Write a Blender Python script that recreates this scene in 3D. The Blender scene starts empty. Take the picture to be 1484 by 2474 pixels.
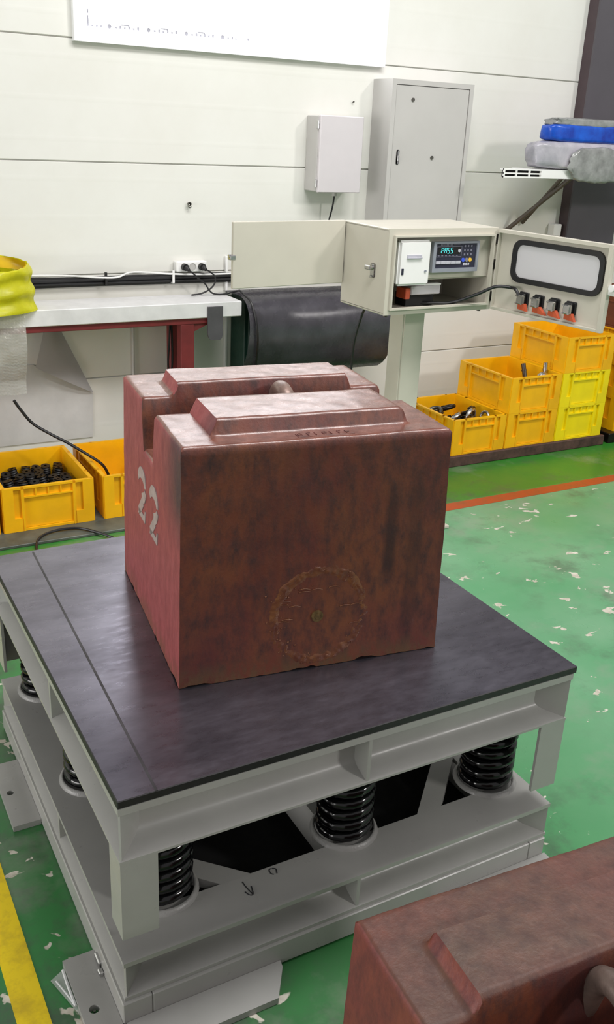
import bpy, bmesh, math, random
from mathutils import Vector, Matrix, noise
random.seed(7)
C = bpy.context.scene.collection
S = bpy.context.scene
PI = math.pi

# ------------------------------------------------------------------ camera
cam_d = bpy.data.cameras.new('camera'); cam = bpy.data.objects.new('camera', cam_d); C.objects.link(cam)
F_PX = 2257.36
cam_d.sensor_fit = 'AUTO'; cam_d.sensor_width = 36.0; cam_d.lens = 36.0 * F_PX / 2474.0
cam_d.clip_start = 0.02
_p, _r, _y = 0.3894, 0.0491, 0.5165
_f = Vector((math.sin(_y) * math.cos(_p), math.cos(_y) * math.cos(_p), -math.sin(_p)))
_rt = Vector((math.cos(_y), -math.sin(_y), 0)); _up = _rt.cross(_f)
_R = _rt * math.cos(_r) + _up * math.sin(_r); _U = -_rt * math.sin(_r) + _up * math.cos(_r)
M = Matrix((( _R.x, _U.x, -_f.x, -0.353), (_R.y, _U.y, -_f.y, -1.1959), (_R.z, _U.z, -_f.z, 1.5267), (0, 0, 0, 1)))
cam.matrix_world = M
S.camera = cam

# ------------------------------------------------------------------ light
w = bpy.data.worlds.new('hall'); S.world = w; w.use_nodes = True
w.node_tree.nodes['Background'].inputs[0].default_value = (1.0, 0.965, 0.97, 1)
w.node_tree.nodes['Background'].inputs[1].default_value = 0.44

def area(name, loc, target, sx, sy, power, col=(1, 1, 1)):
    l = bpy.data.lights.new(name, 'AREA'); l.shape = 'RECTANGLE'; l.size = sx; l.size_y = sy
    l.energy = power; l.color = col
    o = bpy.data.objects.new(name, l); C.objects.link(o); o.location = loc
    d = Vector(target) - Vector(loc); o.rotation_euler = d.to_track_quat('-Z', 'Y').to_euler()
    return o
area('hall_lamp', (6.8, -8.0, 6.4), (1.8, 2.4, 0.8), 1.0, 1.0, 360, (1, .96, .93))
area('side_windows', (-6.0, .2, 1.25), (.3, .6, .5), 4.0, 1.6, 190, (1, .97, .95))
area('high_bay_lamp', (1.5, .3, 3.9), (1.7, 1.9, 0), 2.6, 0.8, 125, (1, .98, .97))
S.view_settings.view_transform = 'Standard'; S.view_settings.look = 'None'
S.view_settings.exposure = 0.0; S.view_settings.gamma = 1.0; S.view_settings.use_curve_mapping = False

# ------------------------------------------------------------------ materials
def lin(c):
    c = c / 255.0
    return c / 12.92 if c <= 0.04045 else ((c + 0.055) / 1.055) ** 2.4
def rgb(r, g, b): return (lin(r), lin(g), lin(b), 1.0)

class N:
    """tiny node helper"""
    def __init__(s, name):
        s.m = bpy.data.materials.new(name); s.m.use_nodes = True
        s.t = s.m.node_tree; s.b = s.t.nodes['Principled BSDF']; s.out = s.t.nodes['Material Output']
        s.co = s.t.nodes.new('ShaderNodeTexCoord').outputs['Object']
    def n(s, typ, **kw):
        x = s.t.nodes.new('ShaderNode' + typ)
        for k, v in kw.items(): setattr(x, k, v)
        return x
    def l(s, a, b): s.t.links.new(a, b)
    def map(s, scale=(1, 1, 1), rot=(0, 0, 0), loc=(0, 0, 0)):
        m = s.n('Mapping'); m.inputs['Scale'].default_value = scale; m.inputs['Rotation'].default_value = rot
        m.inputs['Location'].default_value = loc
        s.l(s.co, m.inputs['Vector']); return m.outputs[0]
    def noise(s, scale, detail=4, rough=.6, vec=None, dist=0):
        x = s.n('TexNoise'); x.inputs['Scale'].default_value = scale; x.inputs['Detail'].default_value = detail
        x.inputs['Roughness'].default_value = rough; x.inputs['Distortion'].default_value = dist
        s.l(vec if vec is not None else s.co, x.inputs['Vector']); return x.outputs[0]
    def ramp(s, fac, a, b, lo=0.0, hi=1.0):
        x = s.n('MapRange'); x.inputs[1].default_value = a; x.inputs[2].default_value = b
        x.inputs[3].default_value = lo; x.inputs[4].default_value = hi
        s.l(fac, x.inputs[0]); return x.outputs[0]
    def mix(s, fac, a, b):
        x = s.n('Mix', data_type='RGBA')
        if isinstance(fac, (int, float)): x.inputs[0].default_value = fac
        else: s.l(fac, x.inputs[0])
        for v, i in ((a, 6), (b, 7)):
            if isinstance(v, tuple): x.inputs[i].default_value = v
            else: s.l(v, x.inputs[i])
        return x.outputs[2]
    def math(s, op, a, b=None):
        x = s.n('Math', operation=op)
        for v, i in ((a, 0), (b, 1)):
            if v is None: continue
            if isinstance(v, (int, float)): x.inputs[i].default_value = v
            else: s.l(v, x.inputs[i])
        return x.outputs[0]
    def bump(s, h, strength=.3, dist=.002):
        x = s.n('Bump'); x.inputs['Strength'].default_value = strength; x.inputs['Distance'].default_value = dist
        s.l(h, x.inputs['Height']); s.l(x.outputs[0], s.b.inputs['Normal'])
    def color(s, v):
        if isinstance(v, tuple): s.b.inputs['Base Color'].default_value = v
        else: s.l(v, s.b.inputs['Base Color'])
    def set(s, **kw):
        for k, v in kw.items():
            i = s.b.inputs[k.replace('_', ' ')]
            if isinstance(v, (int, float, tuple)): i.default_value = v
            else: s.l(v, i)
        return s

def mat(name, col, rough=.5, metal=0.0, var=.12, scale=9, bump=0.0, bscale=90, col2=None, spec=.5):
    k = N(name)
    c2 = col2 if col2 else tuple(x * (1 - var * 2) for x in col[:3]) + (1,)
    f = k.ramp(k.noise(scale, 5, .6), .35, .68)
    k.color(k.mix(f, col, c2))
    k.set(Roughness=k.ramp(k.noise(scale * 2.3, 3), .3, .7, max(.02, rough - .07), min(1, rough + .07)), Metallic=metal)
    k.b.inputs['Specular IOR Level'].default_value = spec
    if bump: k.bump(k.noise(bscale, 4, .6), bump, .002)
    return k.m

MT = {}
MT['grey_paint'] = mat('grey machine paint', rgb(166, 166, 162), .33, 0, .05, 6, .05, 160)
MT['seat_paint'] = mat('grey weld paint', rgb(150, 150, 147), .3, 0, .05, 20, .5, 140)
MT['black_gloss'] = mat('black spring enamel', rgb(10, 10, 12), .14, 0, .1, 8)
MT['black'] = mat('black rubber', rgb(20, 20, 22), .5, 0, .1, 12)
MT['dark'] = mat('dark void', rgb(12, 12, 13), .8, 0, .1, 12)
MT['cable'] = mat('black cable sheath', rgb(24, 24, 27), .42, 0, .1, 12)
MT['chrome'] = mat('bright metal', rgb(205, 205, 205), .22, 1, .1, 20)
MT['steel'] = mat('worn steel', rgb(120, 118, 112), .35, .9, .2, 30)
MT['dark_steel'] = mat('dark oiled steel', rgb(45, 40, 38), .35, .7, .2, 30)
MT['white'] = mat('white plastic', rgb(236, 236, 234), .4, 0, .03, 5)
MT['cab'] = mat('cabinet beige paint', rgb(188, 186, 183), .42, 0, .03, 4)
MT['lid'] = mat('off-white box lid paint', rgb(206, 201, 204), .42, 0, .03, 4)
MT['supply'] = mat('pale metal supply casing', rgb(200, 197, 200), .35, .1, .05, 9)
MT['deck_seam'] = mat('deck seam', rgb(58, 56, 60), .45, 0, .3, 14)
MT['box'] = mat('warm grey enclosure paint', rgb(198, 194, 180), .36, 0, .03, 5)
MT['bench'] = mat('scuffed white bench top', rgb(232, 232, 232), .35, 0, .06, 14, .05)
MT['red_frame'] = mat('dark red frame paint', rgb(122, 42, 44), .5, 0, .15, 12)
MT['crate'] = mat('orange yellow crate plastic', rgb(248, 186, 8), .42, 0, .10, 5)
MT['crate_bright'] = mat('lemon yellow crate plastic', rgb(246, 222, 10), .42, 0, .08, 5)
MT['crate_brown'] = mat('dusty brown crate plastic', rgb(120, 62, 28), .6, 0, .2, 8)
MT['skid'] = mat('brown skid timber', rgb(88, 62, 56), .6, 0, .3, 20, .3)
MT['strip'] = mat('dull grey green plate', rgb(92, 98, 90), .5, 0, .25, 9, .1)
MT['green_dark'] = mat('dark green cabinet paint', rgb(26, 62, 50), .5, 0, .1, 9)
MT['column'] = mat('dark grey column paint', rgb(84, 80, 86), .5, 0, .08, 3)
MT['primer'] = mat('red oxide primer', rgb(72, 58, 62), .6, 0, .1, 6)
MT['brown_strut'] = mat('brown strut paint', rgb(92, 82, 74), .55, 0, .1, 6)
MT['rubber_sheet'] = mat('dark grey rubber sheet', rgb(98, 95, 104), .27, 0, .2, 9, .08, 60)
MT['rubber_sheet'].node_tree.nodes['Principled BSDF'].inputs['IOR'].default_value = 1.8
MT['paper'] = mat('white film sheet', rgb(206, 204, 204), .6, 0, .04, 6)
MT['paper_wall'] = mat('greyed film sheet', rgb(200, 200, 198), .6, 0, .06, 9)
MT['orange'] = mat('orange rubber boot', rgb(215, 95, 60), .5, 0, .1, 20)
MT['navy'] = mat('dark navy panel', rgb(42, 44, 60), .35, 0, .05, 9)
MT['bezel'] = mat('grey blue bezel', rgb(150, 155, 165), .35, .2, .05, 9)
MT['key_grey'] = mat('grey key', rgb(120, 120, 135), .5)
MT['key_blue'] = mat('blue key', rgb(60, 90, 210), .5)
MT['key_yellow'] = mat('yellow key', rgb(230, 185, 60), .5)
MT['print'] = mat('pale print', rgb(190, 190, 200), .5)
MT['ink'] = mat('black marker ink', rgb(28, 28, 34), .6)
MT['number'] = mat('pale grey stencil paint', rgb(178, 162, 158), .5, 0, .12, 60)
MT['brass'] = mat('dull brass', rgb(122, 100, 62), .45, .4, .3, 90)
MT['weld'] = mat('rusty weld bead', rgb(122, 78, 46), .36, .1, .25, 34, .5, 120, col2=rgb(88, 46, 36))
MT['grey_clip'] = mat('grey steel strip', rgb(92, 90, 94), .45, .2, .1, 12)
MT['mark'] = mat('grey pane mark', rgb(150, 150, 158), .6)
MT['blue'] = mat('blue strapping film', rgb(24, 92, 205), .22, 0, .3, 10, .5, 30, col2=rgb(20, 50, 150))
MT['lilac'] = mat('grey plastic bag film', rgb(188, 184, 192), .22, 0, .1, 8, .8, 26, col2=rgb(150, 150, 158))
MT['crinkle'] = mat('grey crinkled wrap', rgb(150, 152, 150), .18, 0, .2, 18, .9, 34)
MT['bag_yellow'] = mat('yellow plastic bag film', rgb(246, 244, 50), .28, 0, .1, 9, .5, 22)
MT['bag_gold'] = mat('golden bag lining', rgb(228, 188, 20), .4, 0, .1, 9, .3, 22)

def emit(name, col, strength):
    k = N(name); k.color((0, 0, 0, 1)); k.set(Roughness=.4)
    k.b.inputs['Emission Color'].default_value = col; k.b.inputs['Emission Strength'].default_value = strength
    return k.m
MT['daylight'] = emit('frosted pane lit by daylight', (.97, .98, 1, 1), 9.0)
MT['led'] = emit('cyan display segment', (.12, .85, .85, 1), 1.1)

def clear(name, col, alpha, rough=.1, bump=0, bscale=40):
    k = N(name); k.color(col); k.set(Roughness=rough, Alpha=alpha)
    if bump: k.bump(k.noise(bscale, 3, .5), bump, .004)
    return k.m
MT['bubble'] = clear('bubble wrap', rgb(188, 188, 180), .52, .06, 1.0, 55)
MT['tape'] = clear('clear packing tape', rgb(215, 220, 215), .34, .1, .3, 30)
MT['tape_white'] = clear('doubled packing tape', rgb(228, 230, 230), .75, .25, .3, 30)

# frosted acrylic door window
k = N('frosted acrylic'); k.color(rgb(232, 230, 235)); k.set(Roughness=.3)
tr = k.n('BsdfTranslucent'); tr.inputs[0].default_value = rgb(252, 250, 254)
mx = k.n('MixShader'); mx.inputs[0].default_value = .72
k.l(k.b.outputs[0], mx.inputs[1]); k.l(tr.outputs[0], mx.inputs[2]); k.l(mx.outputs[0], k.out.inputs[0]); MT['acrylic'] = k.m

# floor: worn green epoxy with flaked-off spots and dirt
k = N('green epoxy floor')
sep = k.n('SeparateXYZ'); k.l(k.co, sep.inputs[0])
green = k.mix(k.ramp(k.noise(2.2, 5, .6), .35, .7), rgb(92, 158, 112), rgb(118, 168, 130))
far = k.mix(k.ramp(k.noise(3.0, 5, .6), .3, .7), rgb(44, 128, 42), rgb(64, 126, 48))
edge = k.ramp(sep.outputs[1], 1.84, 1.90)
near = k.mix(k.ramp(k.noise(1.4, 3, .6, k.map((1, 1, 1), (0, 0, 0), (3, 1, 0))), .45, .62), rgb(52, 118, 62), rgb(60, 132, 72))
g2 = k.mix(k.ramp(sep.outputs[0], .5, 1.6), near, green)  # paler to the right: bloom and reflected light painted into the green
g2 = k.mix(edge, g2, far)
dirt = k.math('MULTIPLY', k.ramp(k.noise(5.5, 8, .7), .5, .66), k.ramp(k.noise(1.6, 3, .5), .36, .6))
lft = k.ramp(sep.outputs[0], .1, .5, 1, 0)
dirt = k.math('ADD', dirt, k.math('MULTIPLY', lft, k.ramp(k.noise(7, 7, .7), .46, .64)))
dirt.node.use_clamp = True
g3 = k.mix(k.math('MULTIPLY', dirt, .7), g2, rgb(78, 84, 76))
pale = k.math('MULTIPLY', k.ramp(k.noise(3.1, 6, .65, k.map((1, 1, 1), (0, 0, 0), (7, 2, 0))), .52, .7), .45)
g3 = k.mix(pale, g3, rgb(150, 150, 140))
fl = k.noise(11, 3.5, .6, k.map((1.0, 1.35, 1), (0, 0, .25)), .4)
flm = k.ramp(k.noise(2.6, 3, .6, k.map((1, 1, 1), (0, 0, 0), (11, 5, 0))), .38, .62, 0, .085)
flm = k.math('ADD', flm, k.math('MULTIPLY', lft, .035))
chip = k.ramp(k.math('ADD', fl, flm), .69, .705)
chip = k.math('MULTIPLY', chip, k.ramp(sep.outputs[1], 1.78, 1.86, 1, 0))
g4 = k.mix(chip, g3, k.mix(k.ramp(k.noise(30, 3), .4, .6), rgb(214, 210, 196), rgb(186, 180, 164)))
k.color(g4)
k.set(Roughness=k.math('ADD', k.ramp(k.noise(4, 4), .3, .7, .24, .4), k.math('MULTIPLY', chip, .3)))
k.bump(k.math('SUBTRACT', k.math('MULTIPLY', k.noise(12, 4), .3), chip), .25, .002)
MT['floor'] = k.m

def paintline(name, col, worn):
    k = N(name)
    k.color(k.mix(k.ramp(k.noise(14, 6, .7), .46, .68), col, worn)); k.set(Roughness=.45)
    return k.m
MT['line_orange'] = paintline('orange floor line paint', rgb(176, 74, 34), rgb(150, 82, 44))
MT['line_yellow'] = paintline('yellow floor line paint', rgb(232, 204, 8), rgb(196, 168, 22))

# wall: cream sandwich panels with shallow ribs
k = N('cream wall panel')
sep = k.n('SeparateXYZ'); k.l(k.co, sep.inputs[0])
k.color(k.mix(k.ramp(k.noise(1.3, 6, .65, k.map((1, 1, 1.0))), .4, .75), rgb(224, 224, 218), rgb(216, 215, 207)))
k.set(Roughness=.38)
wv = k.math('SINE', k.math('MULTIPLY', sep.outputs[2], 2 * PI / .1557))
k.bump(k.ramp(wv, .9, 1.0), .12, .002)
MT['wall'] = k.m
MT['unseen_wall'] = mat('dark grey upper cladding', rgb(64, 64, 66), .6, 0, .08, 3)
MT['window_frame'] = mat('white window frame', rgb(240, 241, 242), .35, 0, .02, 4)

# deck: dark mill-scale steel with a dull sheen
k = N('dark mill scale steel')
n1 = k.noise(5, 7, .65, k.map((1, 2.2, 1), (0, 0, .1)))
k.color(k.mix(k.ramp(n1, .35, .7), rgb(134, 131, 143), rgb(104, 101, 112)))
k.set(Metallic=.9, IOR=1.6, Roughness=k.ramp(k.noise(16, 6, .7, k.map((1, 3, 1))), .3, .72, .24, .36))
k.bump(k.noise(45, 5, .7), .03, .002)
MT['deck'] = k.m
MT['deck_edge'] = mat('blackened deck edge', rgb(34, 33, 35), .5, 0, .1, 20)

def weight_mat(name, seed, front=True):
    k = N(name)
    o = (seed, seed * .7, seed * 1.3)
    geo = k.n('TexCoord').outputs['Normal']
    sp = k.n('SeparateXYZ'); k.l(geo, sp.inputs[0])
    ps = k.n('SeparateXYZ'); k.l(k.co, ps.inputs[0])
    big = k.noise(5, 7, .66, k.map((1, 1, .55), (0, 0, 0), o))
    fine = k.noise(38, 6, .7, k.map((1, 1, .5), (0, 0, 0), o))
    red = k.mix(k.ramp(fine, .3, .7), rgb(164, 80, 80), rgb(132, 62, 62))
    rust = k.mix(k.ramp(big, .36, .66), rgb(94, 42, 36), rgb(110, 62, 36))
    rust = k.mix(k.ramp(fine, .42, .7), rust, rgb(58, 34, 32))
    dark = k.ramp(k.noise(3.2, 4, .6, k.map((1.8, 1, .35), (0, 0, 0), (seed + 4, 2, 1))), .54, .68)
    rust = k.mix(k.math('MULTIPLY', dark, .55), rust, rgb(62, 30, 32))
    # ends redder and lighter, long sides darker rust brown
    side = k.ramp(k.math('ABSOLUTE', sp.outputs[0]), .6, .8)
    end_red = k.ramp(k.math('ADD', k.math('MULTIPLY', side, .9), k.math('MULTIPLY', k.math('SUBTRACT', big, .5), .9)), .3, .6)
    c = k.mix(end_red if front else k.math('MULTIPLY', end_red, .35), rust, red)  # second weight's ends darkened: shade painted into the colour
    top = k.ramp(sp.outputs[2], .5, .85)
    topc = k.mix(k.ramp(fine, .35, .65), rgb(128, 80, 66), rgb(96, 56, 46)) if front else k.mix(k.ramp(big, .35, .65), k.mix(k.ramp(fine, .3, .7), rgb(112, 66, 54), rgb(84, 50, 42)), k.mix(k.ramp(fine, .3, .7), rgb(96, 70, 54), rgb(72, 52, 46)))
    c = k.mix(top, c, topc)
    if front:   # bare grey-black stain at the front upper corner of the left end
        st = k.math('MULTIPLY', k.ramp(ps.outputs[1], .17, .03), k.ramp(ps.outputs[2], .28, .38))
        st = k.math('MULTIPLY', st, k.math('MULTIPLY', side, k.ramp(big, .2, .42)))
        c = k.mix(k.math('MULTIPLY', st, .9), c, rgb(58, 48, 52))
    if front:   # dark runs down the long side near its right end
        for x0_, x1_, za_, zb_, am in ((.425, .445, .19, .38, .8), (.475, .505, .05, .42, .45)):
            m_ = k.math('MULTIPLY', k.ramp(ps.outputs[0], x0_ - .008, x0_ + .004), k.ramp(ps.outputs[0], x1_ - .004, x1_ + .01, 1, 0))
            m_ = k.math('MULTIPLY', m_, k.math('MULTIPLY', k.ramp(ps.outputs[2], za_ - .02, za_ + .02), k.ramp(ps.outputs[2], zb_ - .05, zb_ + .03, 1, 0)))
            m_ = k.math('MULTIPLY', m_, k.math('MULTIPLY', k.math('SUBTRACT', 1.0, side), k.ramp(big, .3, .55, .35, 1)))
            c = k.mix(k.math('MULTIPLY', m_, am), c, rgb(46, 24, 24))
    bot = k.math('MULTIPLY', k.ramp(ps.outputs[2], .05, .0), k.ramp(fine, .4, .55))
    c = k.mix(k.math('MULTIPLY', bot, .6), c, rgb(104, 80, 48))
    k.color(c)
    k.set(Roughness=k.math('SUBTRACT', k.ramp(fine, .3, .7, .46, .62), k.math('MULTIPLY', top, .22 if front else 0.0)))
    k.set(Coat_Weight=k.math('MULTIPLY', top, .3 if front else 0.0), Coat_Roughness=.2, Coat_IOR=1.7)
    k.bump(k.math('ADD', fine, k.math('MULTIPLY', k.noise(120, 3), .5)), .38, .003)
    return k.m
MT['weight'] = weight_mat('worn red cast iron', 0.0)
MT['weight_b'] = weight_mat('shade-darkened red cast iron', 5.3, False)
MT['handle'] = mat('handled iron bar', rgb(140, 116, 106), .4, .3, .2, 30, .3)

# ------------------------------------------------------------------ geometry helpers
class G:
    def __init__(s): s.bm = bmesh.new()
    def _tf(s, vs, T):
        if T is not None: bmesh.ops.transform(s.bm, matrix=T, verts=vs)
    def box(s, x0, x1, y0, y1, z0, z1, bev=0, T=None, seg=1):
        r = bmesh.ops.create_cube(s.bm, size=1)
        vs = r['verts']
        bmesh.ops.scale(s.bm, vec=(x1 - x0, y1 - y0, z1 - z0), verts=vs)
        bmesh.ops.translate(s.bm, vec=((x0 + x1) / 2, (y0 + y1) / 2, (z0 + z1) / 2), verts=vs)
        if bev:
            es = list({e for v in vs for e in v.link_edges})
            b = bmesh.ops.bevel(s.bm, geom=es, offset=bev, segments=seg, affect='EDGES', clamp_overlap=True)
            vs = list({v for f in b['faces'] for v in f.verts} | {v for v in vs if v.is_valid})
        s._tf(vs, T); return s
    def cyl(s, p0, p1, r, seg=16, r2=None, caps=True):
        p0, p1 = Vector(p0), Vector(p1); d = p1 - p0
        q = d.to_track_quat('Z', 'Y').to_matrix()
        r2 = r if r2 is None else r2
        a = [s.bm.verts.new(p0 + q @ Vector((r * math.cos(2 * PI * i / seg), r * math.sin(2 * PI * i / seg), 0))) for i in range(seg)]
        b = [s.bm.verts.new(p1 + q @ Vector((r2 * math.cos(2 * PI * i / seg), r2 * math.sin(2 * PI * i / seg), 0))) for i in range(seg)]
        for i in range(seg): s.bm.faces.new((a[i], a[(i + 1) % seg], b[(i + 1) % seg], b[i]))
        if caps: s.bm.faces.new(a[::-1]); s.bm.faces.new(b)
        return s
    def tube(s, pts, r, seg=8, smooth=6, caps=True, closed=False):
        P = [Vector(p) for p in pts]
        if smooth > 1 and len(P) > 2:
            Q = []
            n = len(P); rng = n if closed else n - 1
            for i in range(rng):
                a = P[(i - 1) % n] if closed else P[max(i - 1, 0)]
                b, c = P[i], P[(i + 1) % n]
                d = P[(i + 2) % n] if closed else P[min(i + 2, n - 1)]
                for j in range(smooth):
                    t = j / smooth
                    Q.append(.5 * ((2 * b) + (c - a) * t + (2 * a - 5 * b + 4 * c - d) * t * t + (3 * b - a - 3 * c + d) * t ** 3))
            if not closed: Q.append(P[-1])
            P = Q
        rings = []; prev = None
        for i, p in enumerate(P):
            t = (P[(i + 1) % len(P)] if closed or i < len(P) - 1 else p) - (P[i - 1] if closed or i > 0 else p)
            t.normalize()
            if prev is None:
                u = t.orthogonal().normalized()
            else:
                u = prev - t * prev.dot(t)
                u = u.normalized() if u.length > 1e-6 else t.orthogonal().normalized()
            prev = u; v = t.cross(u)
            rr = r(i / (len(P) - 1)) if callable(r) else r
            rings.append([s.bm.verts.new(p + (u * math.cos(2 * PI * k / seg) + v * math.sin(2 * PI * k / seg)) * rr) for k in range(seg)])
        m = len(rings)
        for i in range(m if closed else m - 1):
            a, b = rings[i], rings[(i + 1) % m]
            for k in range(seg): s.bm.faces.new((a[k], a[(k + 1) % seg], b[(k + 1) % seg], b[k]))
        if caps and not closed: s.bm.faces.new(rings[0][::-1]); s.bm.faces.new(rings[-1])
        return s
    def loft(s, A, B, cap=True):
        """prism between two equal-length 3-D polygons"""
        a = [s.bm.verts.new(p) for p in A]; b = [s.bm.verts.new(p) for p in B]; n = len(a)
        for i in range(n): s.bm.faces.new((a[i], a[(i + 1) % n], b[(i + 1) % n], b[i]))
        if cap: s.bm.faces.new(a[::-1]); s.bm.faces.new(b)
        return s
    def ring(s, O, I, off):
        """flat ring between outer loop O and inner loop I, thickened by vector off"""
        off = Vector(off); n = len(O)
        L = [[s.bm.verts.new(Vector(p) + d) for p in X] for X in (O, I) for d in (Vector(), off)]
        o0, o1, i0, i1 = L
        for j in range(n):
            q = (j + 1) % n
            s.bm.faces.new((o0[j], o0[q], i0[q], i0[j])); s.bm.faces.new((o1[j], i1[j], i1[q], o1[q]))
            s.bm.faces.new((o0[j], o1[j], o1[q], o0[q])); s.bm.faces.new((i0[j], i0[q], i1[q], i1[j]))
        return s
    def grid(s, fn, nu, nv, closed_u=False):
        V = [[s.bm.verts.new(fn(i / (nu if closed_u else nu - 1), j / (nv - 1))) for i in range(nu)] for j in range(nv)]
        for j in range(nv - 1):
            for i in range(nu if closed_u else nu - 1):
                q = (i + 1) % nu
                s.bm.faces.new((V[j][i], V[j][q], V[j + 1][q], V[j + 1][i]))
        return V

def world_loc(o):
    v = Vector((0, 0, 0))
    while o is not None: v += o.location; o = o.parent
    return v
def obj(name, g, m, parent=None, smooth=False, local=False, angle=35, label=None):
    """link the collected geometry as ONE mesh object; world coordinates unless local"""
    bm = g.bm
    bmesh.ops.recalc_face_normals(bm, faces=bm.faces)
    if parent is not None and not local:
        bmesh.ops.translate(bm, vec=-world_loc(parent), verts=bm.verts)
    me = bpy.data.meshes.new(name); bm.to_mesh(me); bm.free()
    me.materials.append(MT[m] if isinstance(m, str) else m)
    if smooth:
        me.shade_smooth(); me.set_sharp_from_angle(angle=math.radians(angle))
    o = bpy.data.objects.new(name, me); C.objects.link(o)
    if parent is not None: o.parent = parent
    if label: o['label'] = label
    return o
def tag(o, label, cat, group=None):
    o['label'] = label; o['category'] = cat
    if group: o['group'] = group
    return o
def thing(name, label, cat, loc=(0, 0, 0), rotz=0, group=None):
    o = bpy.data.objects.new(name, None); C.objects.link(o); o.empty_display_size = .05
    o.location = loc; o.rotation_euler = (0, 0, rotz)
    return tag(o, label, cat, group)
def struct(name, g, m, parent=None, smooth=False):
    o = obj(name, g, m, parent, smooth)
    if parent is None: o['kind'] = 'structure'
    return o
def dup(o, loc, rotz=None, label=None):
    r = o.copy(); C.objects.link(r); r.location = loc
    if rotz is not None: r.rotation_euler = (0, 0, rotz)
    if label: r['label'] = label
    for ch in list(o.children):
        c = ch.copy(); C.objects.link(c); c.parent = r
        for gg in list(ch.children):
            d = gg.copy(); C.objects.link(d); d.parent = c
    return r
def set_origin(o, p):
    """move a world-built single mesh so that its origin sits at p"""
    p = Vector(p); o.data.transform(Matrix.Translation(-p)); o.location = p
    return o

# ================================================================== SETTING
YW = 2.95
struct('floor', G().box(-5, 9, -6, 3.2, -.2, 0), 'floor')
struct('trim_1', G().box(-5, 9, 1.815, 1.885, 0, .0012), 'line_orange')
struct('trim_2', G().box(-.175, -.118, -4, 1.815, 0, .0012), 'line_yellow')
wall = struct('wall_back', G().box(-5, 9, YW + .012, YW + .16, 0, 4.7), 'wall')
z0 = -.048
proto = None
for i in range(10):
    a, b = max(z0 + .467 * i, .0) + .0025, z0 + .467 * (i + 1) - .0025
    obj('panel', G().box(-5, 9, YW, YW + .014, a, b, .002), 'wall' if i < 5 else 'unseen_wall', wall)  # unseen upper panels, put in dark for the deck's reflection
# window: white frame, frosted pane lit from outside
wx0, wx1, wz0, wz1 = .81, 2.29, 1.808, 2.28
g = G()
def rect(x0, x1, z0, z1, y): return [(x0, y, z0), (x1, y, z0), (x1, y, z1), (x0, y, z1)]
g.ring(rect(wx0, wx1, wz0, wz1, YW - .03), rect(wx0 + .055, wx1 - .055, wz0 + .055, wz1 - .055, YW - .03), (0, .03, 0))
win = struct('window_1', g, 'window_frame')
obj('pane', G().box(wx0 + .05, wx1 - .05, YW - .012, YW - .004, wz0 + .05, wz1 - .05), 'daylight', win)
obj('mullion', G().box(1.535, 1.56, YW - .026, YW - .010, wz0 + .05, wz1 - .05), 'window_frame', win)
g = G()
yy = YW - .0135
for i, x in enumerate((.961, 1.128, 1.295, 1.461)):
    z = 1.872; g = G()
    g.cyl((x, yy, z), (x, yy + .0015, z), .0085, 12)
    for j in range(6): g.box(x + .022 + j * .019, x + .022 + j * .019 + .009, yy, yy + .0015, z - .006, z + .002 + .004 * (j % 2))
    if i < 3: g.box(x + .05, x + .085, yy, yy + .0015, z + .006, z + .012)
    obj('pane_print', g, 'mark', win)
g = G()
for j in range(3): g.box(.885 + j * .019, .894 + j * .019, yy, yy + .0015, 1.866, 1.873)
g.box(.869, .876, yy, yy + .0015, 1.865, 1.905); g.box(.866, .876, yy, yy + .0015, 1.912, 1.928)
obj('pane_print', g, 'mark', win)

# ================================================================== SPRING PLATFORM
XT, YT = .992, 1.01
plat = thing('spring_platform', 'grey steel weighing platform with black deck plate riding on coil springs', 'platform', (.5, .5, 0))
dk = obj('deck_plate', G().box(0, 1.0, 0, YT, .489, .505, .0015), 'deck', plat, label='black steel deck plate with dull sheen')
dk.data.materials.append(MT['deck_edge'])
for f in dk.data.polygons:
    if f.normal.z < .9: f.material_index = 1
obj('deck_seam', G().loft([(.064, .0, .5045), (.070, .0, .5045), (.106, YT - .01, .5045), (.100, YT - .01, .5045)], [(.065, .0, .5056), (.069, .0, .5056), (.105, YT - .01, .5056), (.101, YT - .01,   .5056)]), 'deck_seam', plat, label='thin dark seam line along the deck')
def beam_side(side, prof):
    """mitred beam along one side; prof = (depth from outer face, z) polygon"""
    def P(d, z, end):
        if side == 'front': return (d if end == 0 else XT - d, d, z)
        if side == 'back': return (d if end == 0 else XT - d, YT - d, z)
        if side == 'left': return (d, d if end == 0 else YT - d, z)
        return (XT - d, d if end == 0 else YT - d, z)
    return G().loft([P(d, z, 0) for d, z in prof], [P(d, z, 1) for d, z in prof])
top_prof = [(0, .489), (0, .475), (.040, .471), (.046, .468), (.049, .462), (.049, .408), (.047, .401), (.043, .396), (.037, .392), (.028, .3885), (.004, .3815), (0, .379), (0, .374), (.056, .374), (.056, .489)]
base_prof = [(0, .150), (0, .140), (.042, .136), (.047, .133), (.049, .128), (.049, .094), (.047, .088), (.043, .0835), (.036, .0795), (.028, .077), (.004, .0705), (0, .068), (0, .060), (.056, .060), (.056, .138), (.1, .138), (.1, .150)]
for sd in ('front', 'left', 'back', 'right'):
    obj('frame_beam', beam_side(sd, top_prof), 'grey_paint', plat, True, angle=28)
for sd in ('front', 'left', 'back', 'right'):
    obj('base_beam', beam_side(sd, base_prof), 'grey_paint', plat, True, angle=28)
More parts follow.
